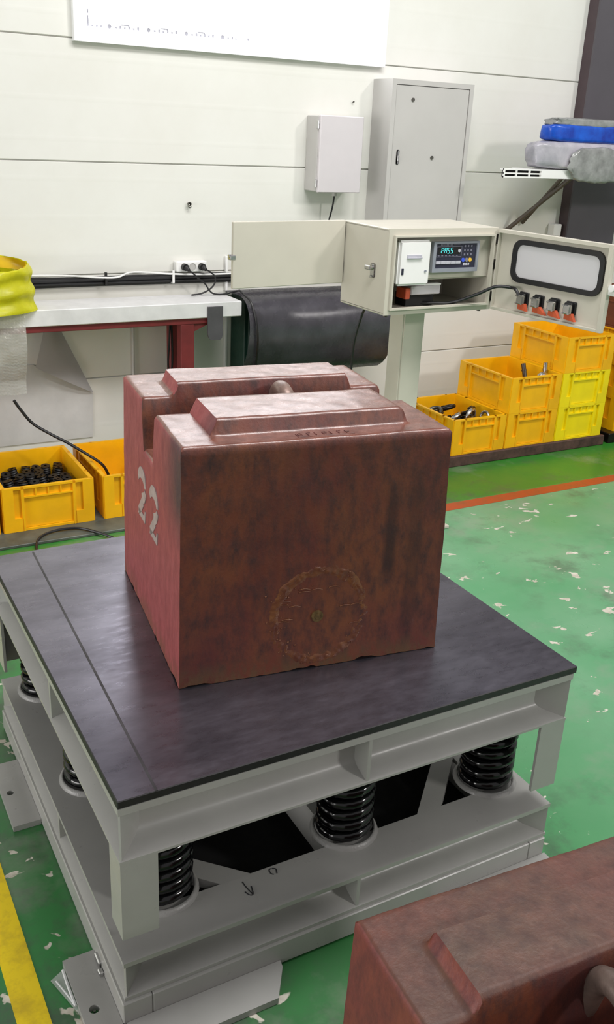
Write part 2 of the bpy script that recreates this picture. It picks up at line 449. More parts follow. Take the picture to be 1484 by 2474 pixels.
# mitre gussets and mid stiffeners
for z0, z1 in ((.376, .476), (.062, .141)):
    for cx, cy, sx, sy in ((0, 0, 1, 1), (XT, 0, -1, 1), (0, YT, 1, -1), (XT, YT, -1, -1)):
        t = .0028
        a = [(cx + sx * (.001 + t), cy + sy * .001, z) for z in (z0, z1)] + [(cx + sx * (.051 + t), cy + sy * .051, z) for z in (z1, z0)]
        b = [(cx + sx * .001, cy + sy * (.001 + t), z) for z in (z0, z1)] + [(cx + sx * .051, cy + sy * (.051 + t), z) for z in (z1, z0)]
        obj('corner_gusset', G().loft(a, b), 'grey_paint', plat)
    m = .49
    obj('stiffener', G().box(m - .004, m + .004, .002, .05, z0, z1, .001), 'grey_paint', plat)
    obj('stiffener', G().box(m - .004, m + .004, YT - .05, YT - .002, z0, z1, .001), 'grey_paint', plat)
    obj('stiffener', G().box(.002, .05, .45, .458, z0, z1, .001), 'grey_paint', plat)
    obj('stiffener', G().box(XT - .05, XT - .002, .45, .458, z0, z1, .001), 'grey_paint', plat)
# hanging stop legs (angle plates) at the four corners
for cx, cy, sx, sy in ((0, 0, 1, 1), (XT, 0, -1, 1), (0, YT, 1, -1), (XT, YT, -1, -1)):
    p = [(0, 0), (.067, 0), (.067, .007), (.007, .007), (.007, .060), (0, .060)]
    poly = [(cx + sx * (u + .0005), cy + sy * (v + .0005)) for u, v in p]
    obj('stop_leg', G().loft([(x, y, .205) for x, y in poly], [(x, y, .375) for x, y in poly]), 'grey_paint', plat)
# base skirt tubes and foot plates
for a in ((-.006, .05, -.006, YT - .004), (XT - .05, XT - .004, -.006, YT - .004), (.0505, XT - .0505, -.006, .05), (.0505, XT - .0505, YT - .05, YT - .004)):
    obj('skirt_bar', G().box(*a, .004, .0598, .002), 'grey_paint', plat)
def plate_hole(x0, x1, y0, y1, z0, z1, hx, hy, r):
    n = 24; O, I = [], []
    for i in range(n):
        t = 2 * PI * i / n; c, s = math.cos(t), math.sin(t)
        kx = ((x1 - hx) if c > 0 else (hx - x0)) / max(abs(c), 1e-6); ky = ((y1 - hy) if s > 0 else (hy - y0)) / max(abs(s), 1e-6)
        kk = min(kx, ky); O.append([hx + c * kk, hy + s * kk, z0]); I.append((hx + c * r, hy + s * r, z0))
    for cxn, cyn in ((x0, y0), (x1, y0), (x1, y1), (x0, y1)):
        j = min(range(n), key=lambda q: (O[q][0] - cxn) ** 2 + (O[q][1] - cyn) ** 2); O[j] = [cxn, cyn, z0]
    return G().ring(O, I, (0, 0, z1 - z0))
obj('foot_plate', plate_hole(-.068, -.0065, -.04, .178, .0005, .015, -.044, .047, .0095), 'grey_paint', plat)
obj('foot_plate', plate_hole(-.070, -.0065, .593, .838, .0005, .015, -.050, .716, .0085), 'grey_paint', plat)
for fx in ((.0, .270, .312, .0), (.992, .720, .680, .992)):
    poly = [(fx[0], -.0065), (fx[2], -.0065), (fx[2] - .003 * (1 if fx[2] < .5 else -1), -.022), (fx[1], -.082), (fx[3], -.082)]
    obj('foot_plate', G().loft([(x, y, .0005) for x, y in poly], [(x, y, .015) for x, y in poly]), 'grey_paint', plat)
for hx, hy in ((-.044, .047),):
    obj('anchor_pin', G().cyl((hx, hy, 0), (hx, hy, .011), .0025, 10), 'chrome', plat)
obj('anchor_clip', G().box(-.012, -.002, .125, .155, .016, .034, .002).box(-.016, -.006, .108, .122, .016, .026, .002), 'chrome', plat, label='bright metal clip')
# corner braces (flat bars) and cross beams of the base
for cx, cy, sx, sy in ((0, 0, 1, 1), (XT, 0, -1, 1), (0, YT, 1, -1), (XT, YT, -1, -1)):
    a = [(.095, .235), (.095, .300), (.300, .095), (.235, .095)]
    poly = [(cx + sx * u, cy + sy * v) for u, v in a]
    obj('corner_brace', G().loft([(x, y, .128) for x, y in poly], [(x, y, .1495) for x, y in poly]), 'grey_paint', plat)
obj('cross_beam', G().box(.49, .565, .1, .91, .062, .1495, .002), 'grey_paint', plat)
obj('cross_beam', G().box(.1, .489, .46, .56, .062, .1495, .002), 'grey_paint', plat)
obj('cross_beam', G().box(.566, .89, .46, .56, .062, .1495, .002), 'grey_paint', plat)
obj('deck_rib', G().box(.48, .56, .056, .95, .40, .4885), 'grey_paint', plat)
obj('deck_rib', G().box(.056, .479, .48, .56, .40, .4885), 'grey_paint', plat)
obj('deck_rib', G().box(.561, .936, .48, .56, .40, .4885), 'grey_paint', plat)
obj('shade_pan', G().box(.052, .94, .052, .955, .016, .022), 'dark', plat, label='dark sheet added as shade under the springs')  # added black sheet standing in for the shade below the deck
# coil springs with welded seats
def spring_geo():
    pts = []; R = .0505; turns = 8.4; z0, z1 = .0115, .224; n = int(turns * 20)
    for i in range(n + 1):
        t = i / n; a = 2 * PI * turns * t
        zz = z0 + (z1 - z0) * min(1, max(0, (t - .04) / .92))
        pts.append((R * math.cos(a), R * math.sin(a), zz))
    return G().tube(pts, .0122, 8, 1)
sp0 = None
def lathe(g, prof, seg=28, c=(0, 0, 0)):
    g.grid(lambda u, v: Vector((c[0] + prof[round(v * (len(prof) - 1))][0] * math.cos(2 * PI * u), c[1] + prof[round(v * (len(prof) - 1))][0] * math.sin(2 * PI * u), c[2] + prof[round(v * (len(prof) - 1))][1])), seg, len(prof), True)
    return g
for x, y in ((.122, .140), (.530, .134), (.912, .136), (.100, .525), (.098, .925), (.905, .525), (.912, .900), (.530, .900)):
    if sp0 is None:
        sp0 = obj('coil_spring', spring_geo(), 'black_gloss', plat, True, local=True, angle=60, label='black enamelled coil spring')
        lg = G(); lathe(lg, [(.0632, 0), (.0632, .009), (.0655, .0105), (.069, .009), (.0725, .003), (.0735, 0)])
        st0 = obj('spring_seat', lg, 'seat_paint', plat, True, local=True, angle=70)
        a, b = sp0, st0
    else:
        a, b = sp0.copy(), st0.copy(); C.objects.link(a); C.objects.link(b)
    for o in (a, b): o.location = (x - .5, y - .5, .1498)
# pen marks on the base flange
zt = .1506
g = G()
def ink(pts): g.tube([(x, y, zt) for x, y in pts], .0011, 5, 4)
ink([(.270, .086), (.271, .070), (.275, .049)]); ink([(.281, .068), (.2755, .048), (.268, .050), (.264, .060)])
obj('pen_mark', g, 'ink', plat, label='hand-drawn arrow in black pen')
g = G(); ink([(.336, .094), (.331, .090), (.331, .081), (.335, .077)])
obj('pen_mark', g, 'ink', plat, label='small open squiggle in black pen')
g = G(); ink([(.339, .093), (.345, .088), (.342, .077)])
obj('pen_mark', g, 'ink', plat, label='small open squiggle in black pen')

# ================================================================== CAST WEIGHTS
WX, WY, WH = .562, .556, .489
def smooth01(t): t = min(1, max(0, t)); return t * t * (3 - 2 * t)
def topz(x, y):
    """height of the top face: two shoulders, raised pads, lifting groove"""
    z = WH
    e = .007
    def pad(x0, x1, y0, y1, flush_lo, flush_hi):
        s = .013
        a = smooth01((x - x0) / s) * smooth01((x1 - x) / s)
        a *= 1 if flush_lo else smooth01((y - y0) / s)
        a *= 1 if flush_hi else smooth01((y1 - y) / s)
        return a if y0 - (0.03 if flush_lo else 0) <= y <= y1 + (0.03 if flush_hi else 0) else 0
    p = max(pad(.072, .492, .055, .228, False, True), pad(.068, .490, .345, .480, True, False))
    z += .030 * p
    gr = smooth01((y - .224) / .018) * smooth01((.352 - y) / .022)
    z = z * (1 - gr) + (WH - .105) * gr
    d = min(x, WX - x, y, WY - y)
    z -= .006 * (1 - min(1, d / e)) ** 2
    return z
def weight_mesh():
    g = G(); bm = g.bm
    xs = sorted({round(WX * i / 78, 4) for i in range(79)} | {.004, WX - .004})
    ys = sorted({round(WY * i / 86, 4) for i in range(87)} | {.004, WY - .004})
    nz = 40
    def jit(p, amp):
        return Vector((noise.noise(p * 9) + .6 * noise.noise(p * 31), noise.noise(p * 9 + Vector((7, 1, 3))) + .6 * noise.noise(p * 31 + Vector((3, 5, 1))), noise.noise(p * 9 + Vector((2, 9, 4))) + .6 * noise.noise(p * 31 + Vector((9, 2, 5))))) * amp
    dr = .009
    def place(x, y, z):
        k = 1 - (z / WH); f = dr * (1 - k)      # draft: slimmer towards the top
        X = f + x * (1 - 2 * f / WX); Y = f + y * (1 - 2 * f / WY)
        return Vector((X, Y, z))
    V = {}
    def vert(i, j, kz):
        key = (i, j, kz)
        if key in V: return V[key]
        x, y = xs[i], ys[j]
        if kz == nz: z = topz(x, y)
        else:
            z = topz(x, y) * kz / nz
            if kz <= 1:   # chipped lower edge
                z += max(0, noise.noise(Vector((x * 14, y * 14, 3))) + .5 * noise.noise(Vector((x * 45, y * 45, 8)))) * .013 * (1 if kz == 0 else .6)
        p = place(x, y, z)
        p = p + jit(p, .0011); p.z = max(p.z, .0006)
        V[key] = bm.verts.new(p); return V[key]
    nx, ny = len(xs), len(ys)
    for i in range(nx - 1):
        for j in range(ny - 1):
            bm.faces.new((vert(i, j, nz), vert(i + 1, j, nz), vert(i + 1, j + 1, nz), vert(i, j + 1, nz)))
    loop = [(i, 0) for i in range(nx - 1)] + [(nx - 1, j) for j in range(ny - 1)] + [(i, ny - 1) for i in range(nx - 1, 0, -1)] + [(0, j) for j in range(ny - 1, 0, -1)]
    for q in range(len(loop)):
        a, b = loop[q], loop[(q + 1) % len(loop)]
        for kz in range(nz): bm.faces.new((vert(*a, kz), vert(*b, kz), vert(*b, kz + 1), vert(*a, kz + 1)))
    # flat underside the block really stands on
    e = .012
    g.box(e, WX - e, e, WY - e, 0, .02)
    return g
yaw1 = -.1328
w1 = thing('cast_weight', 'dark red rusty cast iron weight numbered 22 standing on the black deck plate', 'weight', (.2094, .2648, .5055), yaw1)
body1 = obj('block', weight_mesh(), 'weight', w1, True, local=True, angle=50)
def bar(g):
    g.tube([(.303, .352, WH - .07), (.302, .338, WH - .015), (.300, .315, WH + .012), (.298, .285, WH + .016), (.296, .258, WH + .006), (.295, .235, WH - .03), (.295, .226, WH - .075)], .0185, 14, 6)
    return g
obj('lifting_bar', bar(G()), 'handle', w1, True, local=True, angle=60, label='smooth round lifting bar bridging the groove')
# weld ring and plug of the adjusting cavity on the front face
def fy(z): return .009 * (z / WH)
g = G(); cxr, czr = .288, .118
def band(u, v):
    a = 2 * PI * u; q = Vector((math.cos(a) * 9, math.sin(a) * 9, v * 2))
    r = .084 + .026 * v + .005 * noise.noise(q * .6)
    z = max(.004, czr + r * math.sin(a) * 1.02); x = cxr + r * math.cos(a)
    gap = smooth01((abs(((a + PI) % (2 * PI)) - PI) - .15) / .5)          # the bead fades out at the right
    h = math.sin(PI * v) ** .6 * (.0014 + .0026 * 1.6 * max(0, noise.noise(q * 1.7) + .3 * noise.noise(q * 5))) * (.35 + .65 * gap)
    return Vector((x, fy(z) + .0012 - (h if 0 < v < 1 else 0) * 1.25, z))
g.grid(band, 150, 9, True)
for i in range(70):
    a = random.uniform(.3, 5.6); r = .098 + random.gauss(0, .011); z = czr + r * math.sin(a)
    if z < .012: continue
    q = random.uniform(.0010, .0026); x = cxr + r * math.cos(a)
    m = bmesh.ops.create_icosphere(g.bm, subdivisions=1, radius=q)
    bmesh.ops.translate(g.bm, vec=(x, fy(z) - .0005, z), verts=m['verts'])
for i in range(12):
    a = random.uniform(-.4, 3.4); r = random.uniform(.055, .085); z = czr + r * math.sin(a); x = cxr + r * math.cos(a)
    g.tube([(x - .012, fy(z) - .0003, z), (x, fy(z) - .0008, z + .002), (x + .012, fy(z) - .0003, z - .001)], .0012, 5, 3)
obj('weld_ring', g, 'weld', w1, True, local=True, angle=80, label='lumpy welded ring with spatter')
g = G().cyl((.284, fy(.118) - .003, .118), (.284, .012, .118), .0125, 20).cyl((.284, fy(.118) - .0042, .118), (.284, .012, .118), .006, 14)
obj('seal_plug', g, 'brass', w1, False, local=True)
# cast lettering, too blurred to read: raised worn strokes on the front shoulder
g = G()
g.box(.236, .352, .0255, .0265 + .020, WH - .002, WH + .0012, .001)
random.seed(3)
for i in range(7):
    x = .243 + i * .0155
    z = WH + .0012
    if i == 0: g.tube([(x + .004 * math.cos(t), .036 + .007 * math.sin(t), z) for t in [j * PI / 4 for j in range(8)]], .0014, 5, 2, closed=True)
    else:
        g.tube([(x, .029, z), (x, .043, z)], .0014, 5, 1)
        if i % 2: g.tube([(x, .043, z), (x + .007, .043, z)], .0014, 5, 1)
        if i % 3 == 0: g.tube([(x, .036, z), (x + .007, .036, z)], .0014, 5, 1)
obj('cast_marking', g, 'weight', w1, False, local=True)
# stencilled 22 on the left end
def stencil_two(g, y_left, zb, hgt, wid):
    """a '2' read from the -x side: its left edge at the larger y"""
    P = []
    for i in range(15):
        a = math.radians(165 - i * 17.5)
        P.append((.5 + .42 * math.cos(a), .72 + .26 * math.sin(a)))
    P += [(.62, .40), (.36, .20), (.14, .06)]
    Q = [Vector((u, v, 0)) for u, v in P]
    th = .165
    L, R = [], []
    for i, p in enumerate(Q):
        t = (Q[min(i + 1, len(Q) - 1)] - Q[max(i - 1, 0)]).normalized(); n = Vector((-t.y, t.x, 0))
        kk = th * (.75 + .45 * abs(math.sin(i * .34)))
        L.append(p + n * kk * .62); R.append(p - n * kk * .62)
    def W(p):
        z = zb + p.y * hgt
        xx = .009 * z / WH
        return (xx - .0016 + .0011 * 0, y_left - p.x * wid, z)
    bm = g.bm
    for A in range(len(Q) - 1):
        if A in (9,): continue        # stencil bridge
        quad = [L[A], L[A + 1], R[A + 1], R[A]]
        g.loft([W(p) for p in quad], [tuple(Vector(W(p)) + Vector((.004, 0, 0))) for p in quad])
    base = [Vector((.08, .0, 0)), Vector((.90, .0, 0)), Vector((.96, .26, 0)), Vector((.88, .26, 0)), Vector((.80, .13, 0)), Vector((.16, .13, 0))]
    g.loft([W(p) for p in base], [tuple(Vector(W(p)) + Vector((.004, 0, 0))) for p in base])
g = G(); stencil_two(g, .385, .222, .106, .084); obj('stencil_digit', g, 'number', w1, False, local=True, label='pale grey painted figure 2')
g = G(); stencil_two(g, .268, .222, .106, .084); obj('stencil_digit', g, 'number', w1, False, local=True, label='pale grey painted figure 2')

yaw2 = -.073
c2, s2 = math.cos(yaw2), math.sin(yaw2)
lx, ly = .012, WY - .012
w2 = thing('cast_weight', 'second red cast iron weight on the green floor, cut off by the lower right corner', 'weight', (.235 - (c2 * lx - s2 * ly), -.366 - (s2 * lx + c2 * ly), 0), yaw2)
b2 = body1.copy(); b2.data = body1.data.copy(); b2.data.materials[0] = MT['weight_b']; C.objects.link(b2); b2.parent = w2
MT['handle_b'] = mat('dull iron bar', rgb(112, 96, 88), .45, .3, .2, 30, .3)
h2g = bar(G()); bmesh.ops.translate(h2g.bm, vec=(-.032, 0, 0), verts=h2g.bm.verts)
h2 = obj('lifting_bar', h2g, 'handle_b', w2, True, local=True, angle=60, label='smooth round lifting bar bridging the groove')

# torn tape triangle tucked under the foot plate
t = thing('tape_scrap', 'clear triangle of packing tape on the floor, tucked beside the near foot plate', 'tape', (-.08, .11, 0))
A, B, D = (-.098, .152), (-.069, .055), (-.069, .168)
obj('film', G().loft([(*p, .004) for p in (A, B, D)], [(*p, .0046) for p in (A, B, D)]), 'tape', t)
g = G().tube([(-.0715, .163, .0075), (-.0725, .12, .0085), (-.0712, .075, .007)], .003, 6, 3).tube([(-.089, .146, .0052), (-.078, .105, .0058), (-.0715, .075, .006)], .0018, 6, 3)
obj('folded_edge', g, 'tape_white', t, True)

# ================================================================== WALL FITTINGS
# tall distribution cabinet
cab = thing('distribution_cabinet', 'tall beige steel cabinet with a flush locked door on the wall', 'cabinet', (2.48, 2.866, .95))
cx0, cx1, cy0, cz0, cz1 = 2.251, 2.722, 2.783, .95, 1.757
g = G()
g.ring(rect(cx0, cx1, cz0, cz1, cy0), rect(cx0 + .022, cx1 - .022, cz0 + .022, cz1 - .022, cy0), (0, .014, 0))
g.box(cx0, cx1, cy0 + .0138, YW - .001, cz0, cz1)
obj('body', g, 'cab', cab)
dr_ = obj('door', G().box(cx0 + .0245, cx1 - .0245, cy0 + .003, cy0 + .0137, cz0 + .0245, cz1 - .0245, .002), 'cab', cab)
g = G().box(2.300, 2.316, cy0 - .004, cy0 + .004, 1.385, 1.452, .004, seg=2).box(2.303, 2.313, cy0 - .010, cy0 - .003, 1.40, 1.425, .002)
obj('lock_handle', g, 'chrome', dr_)
for x, z in ((2.371, 1.673), (2.508, 1.421)):
    obj('hole_plug', G().cyl((x, cy0 + .004, z), (x, cy0 - .002, z), .0085, 14), 'steel', dr_, label='dull round plug')
# small wall box
wb = thing('junction_box', 'small off-white wall box with a hinged lid, left of the tall cabinet', 'box', (2.015, 2.886, 1.245))
bx0, bx1, by0, bz0, bz1 = 1.898, 2.131, 2.818, 1.25, 1.586
obj('body', G().box(bx0, bx1 - .003, by0 + .022, YW - .001, bz0 + .003, bz1 - .003, .004), 'cab', wb)
lid = obj('lid', G().box(bx0 + .002, bx1, by0, by0 + .0215, bz0, bz1, .004), 'lid', wb)
for z in (1.29, 1.545): obj('hinge', G().box(bx0 - .004, bx0 + .002, by0 + .010, by0 + .030, z - .018, z + .018, .0015), 'chrome', wb)
obj('cable_gland', G().cyl((2.026, 2.88, 1.2535), (2.026, 2.88, 1.232), .012, 12), 'cab', wb)
tag(obj('power_cable', G().tube([(2.026, 2.88, 1.234), (2.022, 2.885, 1.18), (2.012, 2.91, 1.08), (2.00, 2.93, .95), (1.995, 2.937, .84)], .0042, 8), 'cable', smooth=True), 'black cable dropping from the bottom of the small wall box', 'cable')
# bolt eye and nail on the wall
tag(obj('wall_hook', G().cyl((1.306, YW, 1.187), (1.306, YW - .02, 1.187), .005, 10).cyl((1.306, YW - .016, 1.187), (1.306, YW - .02, 1.187), .009, 12).tube([(1.306, YW - .018, 1.187), (1.300, YW - .02, 1.178), (1.306, YW - .02, 1.170), (1.313, YW - .02, 1.176)], .0025, 6), 'steel', smooth=True), 'tiny bolt with a wire loop on the bare cream wall', 'hook')
tag(obj('wall_nail', G().cyl((2.139, YW + .002, 1.648), (2.139, YW - .012, 1.652), .0018, 8).cyl((2.139, YW - .011, 1.652), (2.139, YW - .013, 1.652), .0045, 10), 'steel'), 'small nail in the wall above the off-white wall box', 'nail')
# steel column at the right
col = thing('steel_column', 'dark grey steel column at the right edge by the cream wall', 'column', (3.72, 2.91, 0))
obj('front_plate', G().box(3.54, 3.90, 2.868, 2.880, 0, 4.2), 'column', col)
obj('side_plate', G().box(3.540, 3.552, 2.8802, 2.948, 0, 4.2), 'primer', col, label='darker reddish side plate')
obj('side_plate', G().box(3.888, 3.90, 2.8802, 2.948, 0, 4.2), 'primer', col, label='darker reddish side plate')
tag(obj('switch_box', G().box(3.465, 3.52, 2.895, YW - .001, 1.03, 1.095, .004), 'white'), 'small white box beside the foot of the dark column, above the open door', 'box')
# shelf with louvred end, struts
sh = thing('wall_shelf', 'white metal wall shelf with slotted end, in front of the dark column', 'shelf', (3.3, 2.74, 1.35))
g = G().box(2.96, 4.0, 2.5565, 2.72, 1.384, 1.391).box(2.775, 2.9595, 2.5565, 2.585, 1.384, 1.391).box(3.36, 3.48, 2.7205, YW - .001, 1.384, 1.391).box(3.013, 4.0, 2.548, 2.556, 1.350, 1.391)
obj('shelf_board', g, 'white', sh)
g = G()
for z in (1.350, 1.3665, 1.384): g.box(2.77, 3.013, 2.548, 2.556, z, z + .0065)
for x in (2.77, 2.846, 2.929, 3.006): g.box(x, x + .0075, 2.5475, 2.5565, 1.350, 1.391)
obj('slotted_end', g, 'white', sh)
obj('slot_shade', G().box(2.775, 3.01, 2.566, 2.570, 1.352, 1.384), 'dark', sh)  # dark sheet standing in for shade inside the slots
obj('strut', G().tube([(3.155, 2.935, 1.06), (3.335, 2.64, 1.378)], .012, 8, 1), 'brown_strut', sh)
obj('strut', G().tube([(3.262, 2.935, 1.10), (3.285, 2.66, 1.383)], .011, 8, 1), 'brown_strut', sh)
def lump(c, rx, ry, rz, amp, seed, p=2.6, nu=56, nv=26, fr=7, droop=0):
    g = G()
    def fn(u, v):
        a = 2 * PI * u; b = PI * (v - .5) * .999
        cb, sb = math.cos(b), math.sin(b)
        f = lambda x, q: math.copysign(abs(x) ** (2 / q), x)
        P = Vector((f(math.cos(a), p) * f(cb, p * 1.3), f(math.sin(a), p) * f(cb, p * 1.3), f(sb, p * 1.3)))
        q = Vector((P.x * fr * rx / .2, P.y * fr * ry / .2, P.z * fr * rz / .12)) * .5 + Vector((seed, seed * 2, 0))
        n_ = noise.noise(q) + .6 * noise.noise(q * 2.7) + .35 * abs(noise.noise(q * 6))
        k = 1 + amp * n_
        r = Vector((c[0] + P.x * rx * k, c[1] + P.y * ry * k, c[2] + P.z * rz * (1 + amp * .6 * n_)))
        return r
    g.grid(fn, nu, nv, True)
    return g
g = lump((3.32, 2.612, 1.4585), .345, .072, .066, .05, 2.0, 4.2)
t = thing('wrapped_bundle', 'grey plastic-wrapped bundle lying directly on the white wall shelf', 'bundle', (3.32, 2.612, 1.392))
obj('bundle_body', g, 'lilac', t, True, angle=80)
obj('loose_film', lump((3.36, 2.525, 1.418), .20, .0185, .085, .12, 6.0, 2.2), 'crinkle', t, True, angle=80, label='loose clear film hanging over the shelf edge')
t = thing('strapped_coil', 'blue-strapped coil in crinkled clear wrap, on top of the grey bundle', 'coil', (3.365, 2.612, 1.53))
obj('blue_strapping', lump((3.365, 2.612, 1.5620), .315, .068, .043, .035, 9.0, 4.6), 'blue', t, True, angle=80)
obj('crinkled_wrap', lump((3.375, 2.612, 1.6130), .300, .064, .021, .12, 4.0, 3.6), 'crinkle', t, True, angle=80)

# ------------------------------------------------------------------ cables and sockets on the wall
cb = thing('cable_bundle', 'bundle of black cables strapped along the back wall above the bench', 'cables', (.6, 2.92, .86))
for i, (dz, dy, r) in enumerate(((0, 0, .0085), (.014, .004, .008), (-.014, .003, .0085), (.006, -.014, .0075), (-.008, -.013, .0075))):
    pts = []
    for j in range(18):
        x = -.9 + j * .2
        pts.append((x, YW - .014 + min(0, dy) , .8595 + dz + .004 * noise.noise(Vector((x * 2.1, i * 3.3, 0)))))
    obj('cable', G().tube(pts, r, 7, 3), 'cable', cb, True)
for x in (.9, 1.215):
    obj('cable_clip', G().box(x - .005, x + .005, YW - .046, YW, .842, .848, .001).box(x - .005, x + .005, YW - .05, YW - .038, .846, .9, .001), 'black' if x < 1 else 'white', cb)
pts = [(-.9, YW - .01, .886), (-.2, YW - .012, .892), (.63, YW - .012, .889), (.86, YW - .05, .880), (.95, YW - .05, .879), (1.04, YW - .012, .893), (1.24, YW - .05, .884), (1.48, YW - .05, .880), (1.9, YW - .012, .89), (2.3, YW - .012, .89)]
tag(obj('white_cable', G().tube(pts, .0042, 7, 5), 'white', smooth=True), 'thin white cable running loosely above the black cable bundle', 'cable')
so = thing('socket_strip', 'white three-way wall socket strip above the bench end', 'socket', (1.307, 2.93, .912))
obj('body', G().box(1.232, 1.382, 2.908, YW - .001, .8905, .9385, .004), 'white', so)
for x in (1.268, 1.310, 1.352):
    g = G(); lathe(g, [(.0165, 0), (.0165, .0025), (.0145, .0025), (.0145, .0006), (.0001, .0006)], 20)
    bmesh.ops.rotate(g.bm, cent=(0, 0, 0), matrix=Matrix.Rotation(PI / 2, 3, 'X'), verts=g.bm.verts)
    bmesh.ops.translate(g.bm, vec=(x, 2.908, .9145), verts=g.bm.verts)
    obj('socket_face', g, 'cab', so, True)
for x, side, cord in ((1.268, 'left', [(1.275, 2.868, .905), (1.292, 2.862, .893), (1.318, 2.858, .868), (1.352, 2.856, .842), (1.366, 2.85, .818), (1.39, 2.845, .799), (1.44, 2.84, .7965), (1.478, 2.83, .806), (1.50, 2.81, .815)]),
                      (1.352, 'right', [(1.360, 2.868, .905), (1.378, 2.862, .896), (1.396, 2.858, .880), (1.402, 2.856, .862), (1.395, 2.853, .842), (1.372, 2.85, .820), (1.33, 2.848, .802), (1.28, 2.846, .797)])):
    pl = thing('power_plug', f'black power plug in the {side} hole of the white socket strip', 'plug', (x, 2.89, .9145), 0, 'plugs in the socket strip')
    obj('plug_body', G().cyl((x, 2.9045, .9145), (x, 2.882, .9145), .0155, 18).cyl((x, 2.882, .9145), (x + .008, 2.866, .904), .013, 14, .007), 'black', pl, True)
    obj('cord', G().tube(cord, .0038, 7, 5), 'cable', pl, True)
tag(obj('wall_conduit', G().box(1.487, 1.499, 2.932, YW - .001, .05, .955, .002), 'white'), 'thin white upright cable duct on the wall at the bench end', 'duct')
tag(obj('wall_pipe', G().tube([(1.029, YW - .012, .70), (1.025, YW - .012, .40), (1.025, YW - .012, .03)], .0065, 8, 2), 'paper_wall', smooth=True), 'thin grey pipe on the wall below the bench', 'pipe')

# ------------------------------------------------------------------ bench
bn = thing('work_bench', 'long white-topped work bench with dark red steel frame along the wall', 'bench', (.9, 2.8, 0))
BY0 = 2.685
obj('bench_top', G().box(-1.2, 1.459, BY0, 2.905, .722, .790, .003), 'bench', bn)
obj('rail', G().box(-1.2, 1.366, BY0 + .012, BY0 + .052, .695, .7215, .002), 'red_frame', bn)
obj('rail', G().box(-1.2, 1.366, 2.84, 2.88, .695, .7215, .002), 'red_frame', bn)
for x in (1.169, -.55):
    obj('leg', G().box(x, x + .064, BY0 + .013, BY0 + .063, 0, .6945, .002), 'red_frame', bn)
    obj('leg', G().box(x, x + .064, 2.83, 2.88, 0, .6945, .002), 'red_frame', bn)
g = G().loft([(1.2335, BY0 + .02, .694), (1.31, BY0 + .02, .694), (1.2335, BY0 + .02, .66)], [(1.2335, BY0 + .04, .694), (1.31, BY0 + .04, .694), (1.2335, BY0 + .04, .66)])
obj('gusset', g, 'red_frame', bn)
p = [(1.289, .772), (1.289, .65), (1.294, .634), (1.304, .624), (1.347, .622), (1.358, .630), (1.362, .645), (1.362, .772)]
obj('hanging_strip', G().loft([(x, BY0 - .010, z) for x, z in p], [(x, BY0 - .001, z) for x, z in p]), 'grey_clip', bn, label='short grey steel strip hanging on the front')
# film sheet on the wall under the bench with a folded-over corner
fs = thing('film_sheet', 'white film sheet on the wall under the bench with its corner folded over', 'sheet', (.5, 2.94, .3))
g = G(); p = [(-.4, .14), (.822, .14), (.829, .357), (.568, .502), (-.4, .54)]
g.loft([(x, YW - .006, z) for x, z in p], [(x, YW - .004, z) for x, z in p]); obj('sheet', g, 'paper_wall', fs)
g = G()
A, B, D, E_ = Vector((.622, YW - .05, .70)), Vector((.672, YW - .03, .70)), Vector((.830, YW - .008, .355)), Vector((.566, YW - .05, .500))
def flap(u, v):
    top_ = A.lerp(B, u); bot = E_.lerp(D, u)
    q = top_.lerp(bot, v); q.y -= .022 * math.sin(PI * u) * (v * .7 + .3) + .006 * math.sin(5 * u + 3 * v); return q
g.grid(flap, 14, 14)
bmesh.ops.solidify(g.bm, geom=g.bm.faces[:], thickness=.0012)
obj('folded_corner', g, 'paper', fs, True)
# cords and cable reel under the bench
tag(obj('hanging_cord', G().tube([(1.158, 2.80, .7215), (1.152, 2.80, .60), (1.145, 2.80, .50), (1.155, 2.80, .452), (1.166, 2.80, .50), (1.166, 2.80, .60), (1.162, 2.80, .7215)], .0045, 7, 5), 'cable', smooth=True), 'black cord hanging in a narrow loop left of the red bench leg', 'cord')
tag(obj('hanging_cord', G().tube([(1.262, 2.915, .719), (1.255, 2.915, .60), (1.262, 2.915, .48), (1.262, 2.915, .2)], .0045, 7, 5), 'cable', smooth=True), 'single black cord hanging straight behind the red bench leg', 'cord')
g = G().cyl((1.185, 2.76, .36), (1.185, 2.81, .36), .082, 28)
for yy in (2.756, 2.81): g.cyl((1.185, yy, .36), (1.185, yy + .006, .36), .09, 28)
g.box(1.15, 1.22, 2.757, 2.815, 0, .30, .004)
tag(obj('cord_reel', g, 'black'), 'black cord reel under the bench, its top just showing behind the weight', 'reel')
# yellow bag with bubble wrap
yb = thing('yellow_bag', 'crumpled yellow plastic bag bundle open at the top, on the bench at the left edge', 'bag', (.29, 2.76, .79))
def bagfn(u, v):
    a = 2 * PI * u
    zz = .792 + v * (.165 + .035 * (math.sin(a) * .5 + .5) + .006 * noise.noise(Vector((a * 6, 1, 0))))
    fold = .007 * math.sin(zz * 78 + 1.6 * math.cos(a * 1.0 + .6) * 2.2 + 2 * noise.noise(Vector((math.cos(a) * 2, math.sin(a) * 2, zz * 7))))
    k = 1 + .05 * noise.noise(Vector((math.cos(a) * 2.5, math.sin(a) * 2.5, zz * 14))) - .16 * max(0, v - .55)
    return Vector((.310 + (.232 * k + fold) * math.cos(a), 2.735 + (.150 * k + fold) * math.sin(a), zz))
g = G(); g.grid(bagfn, 90, 30, True)
bmesh.ops.solidify(g.bm, geom=g.bm.faces[:], thickness=.002)
obj('film', g, 'bag_yellow', yb, True, angle=80)
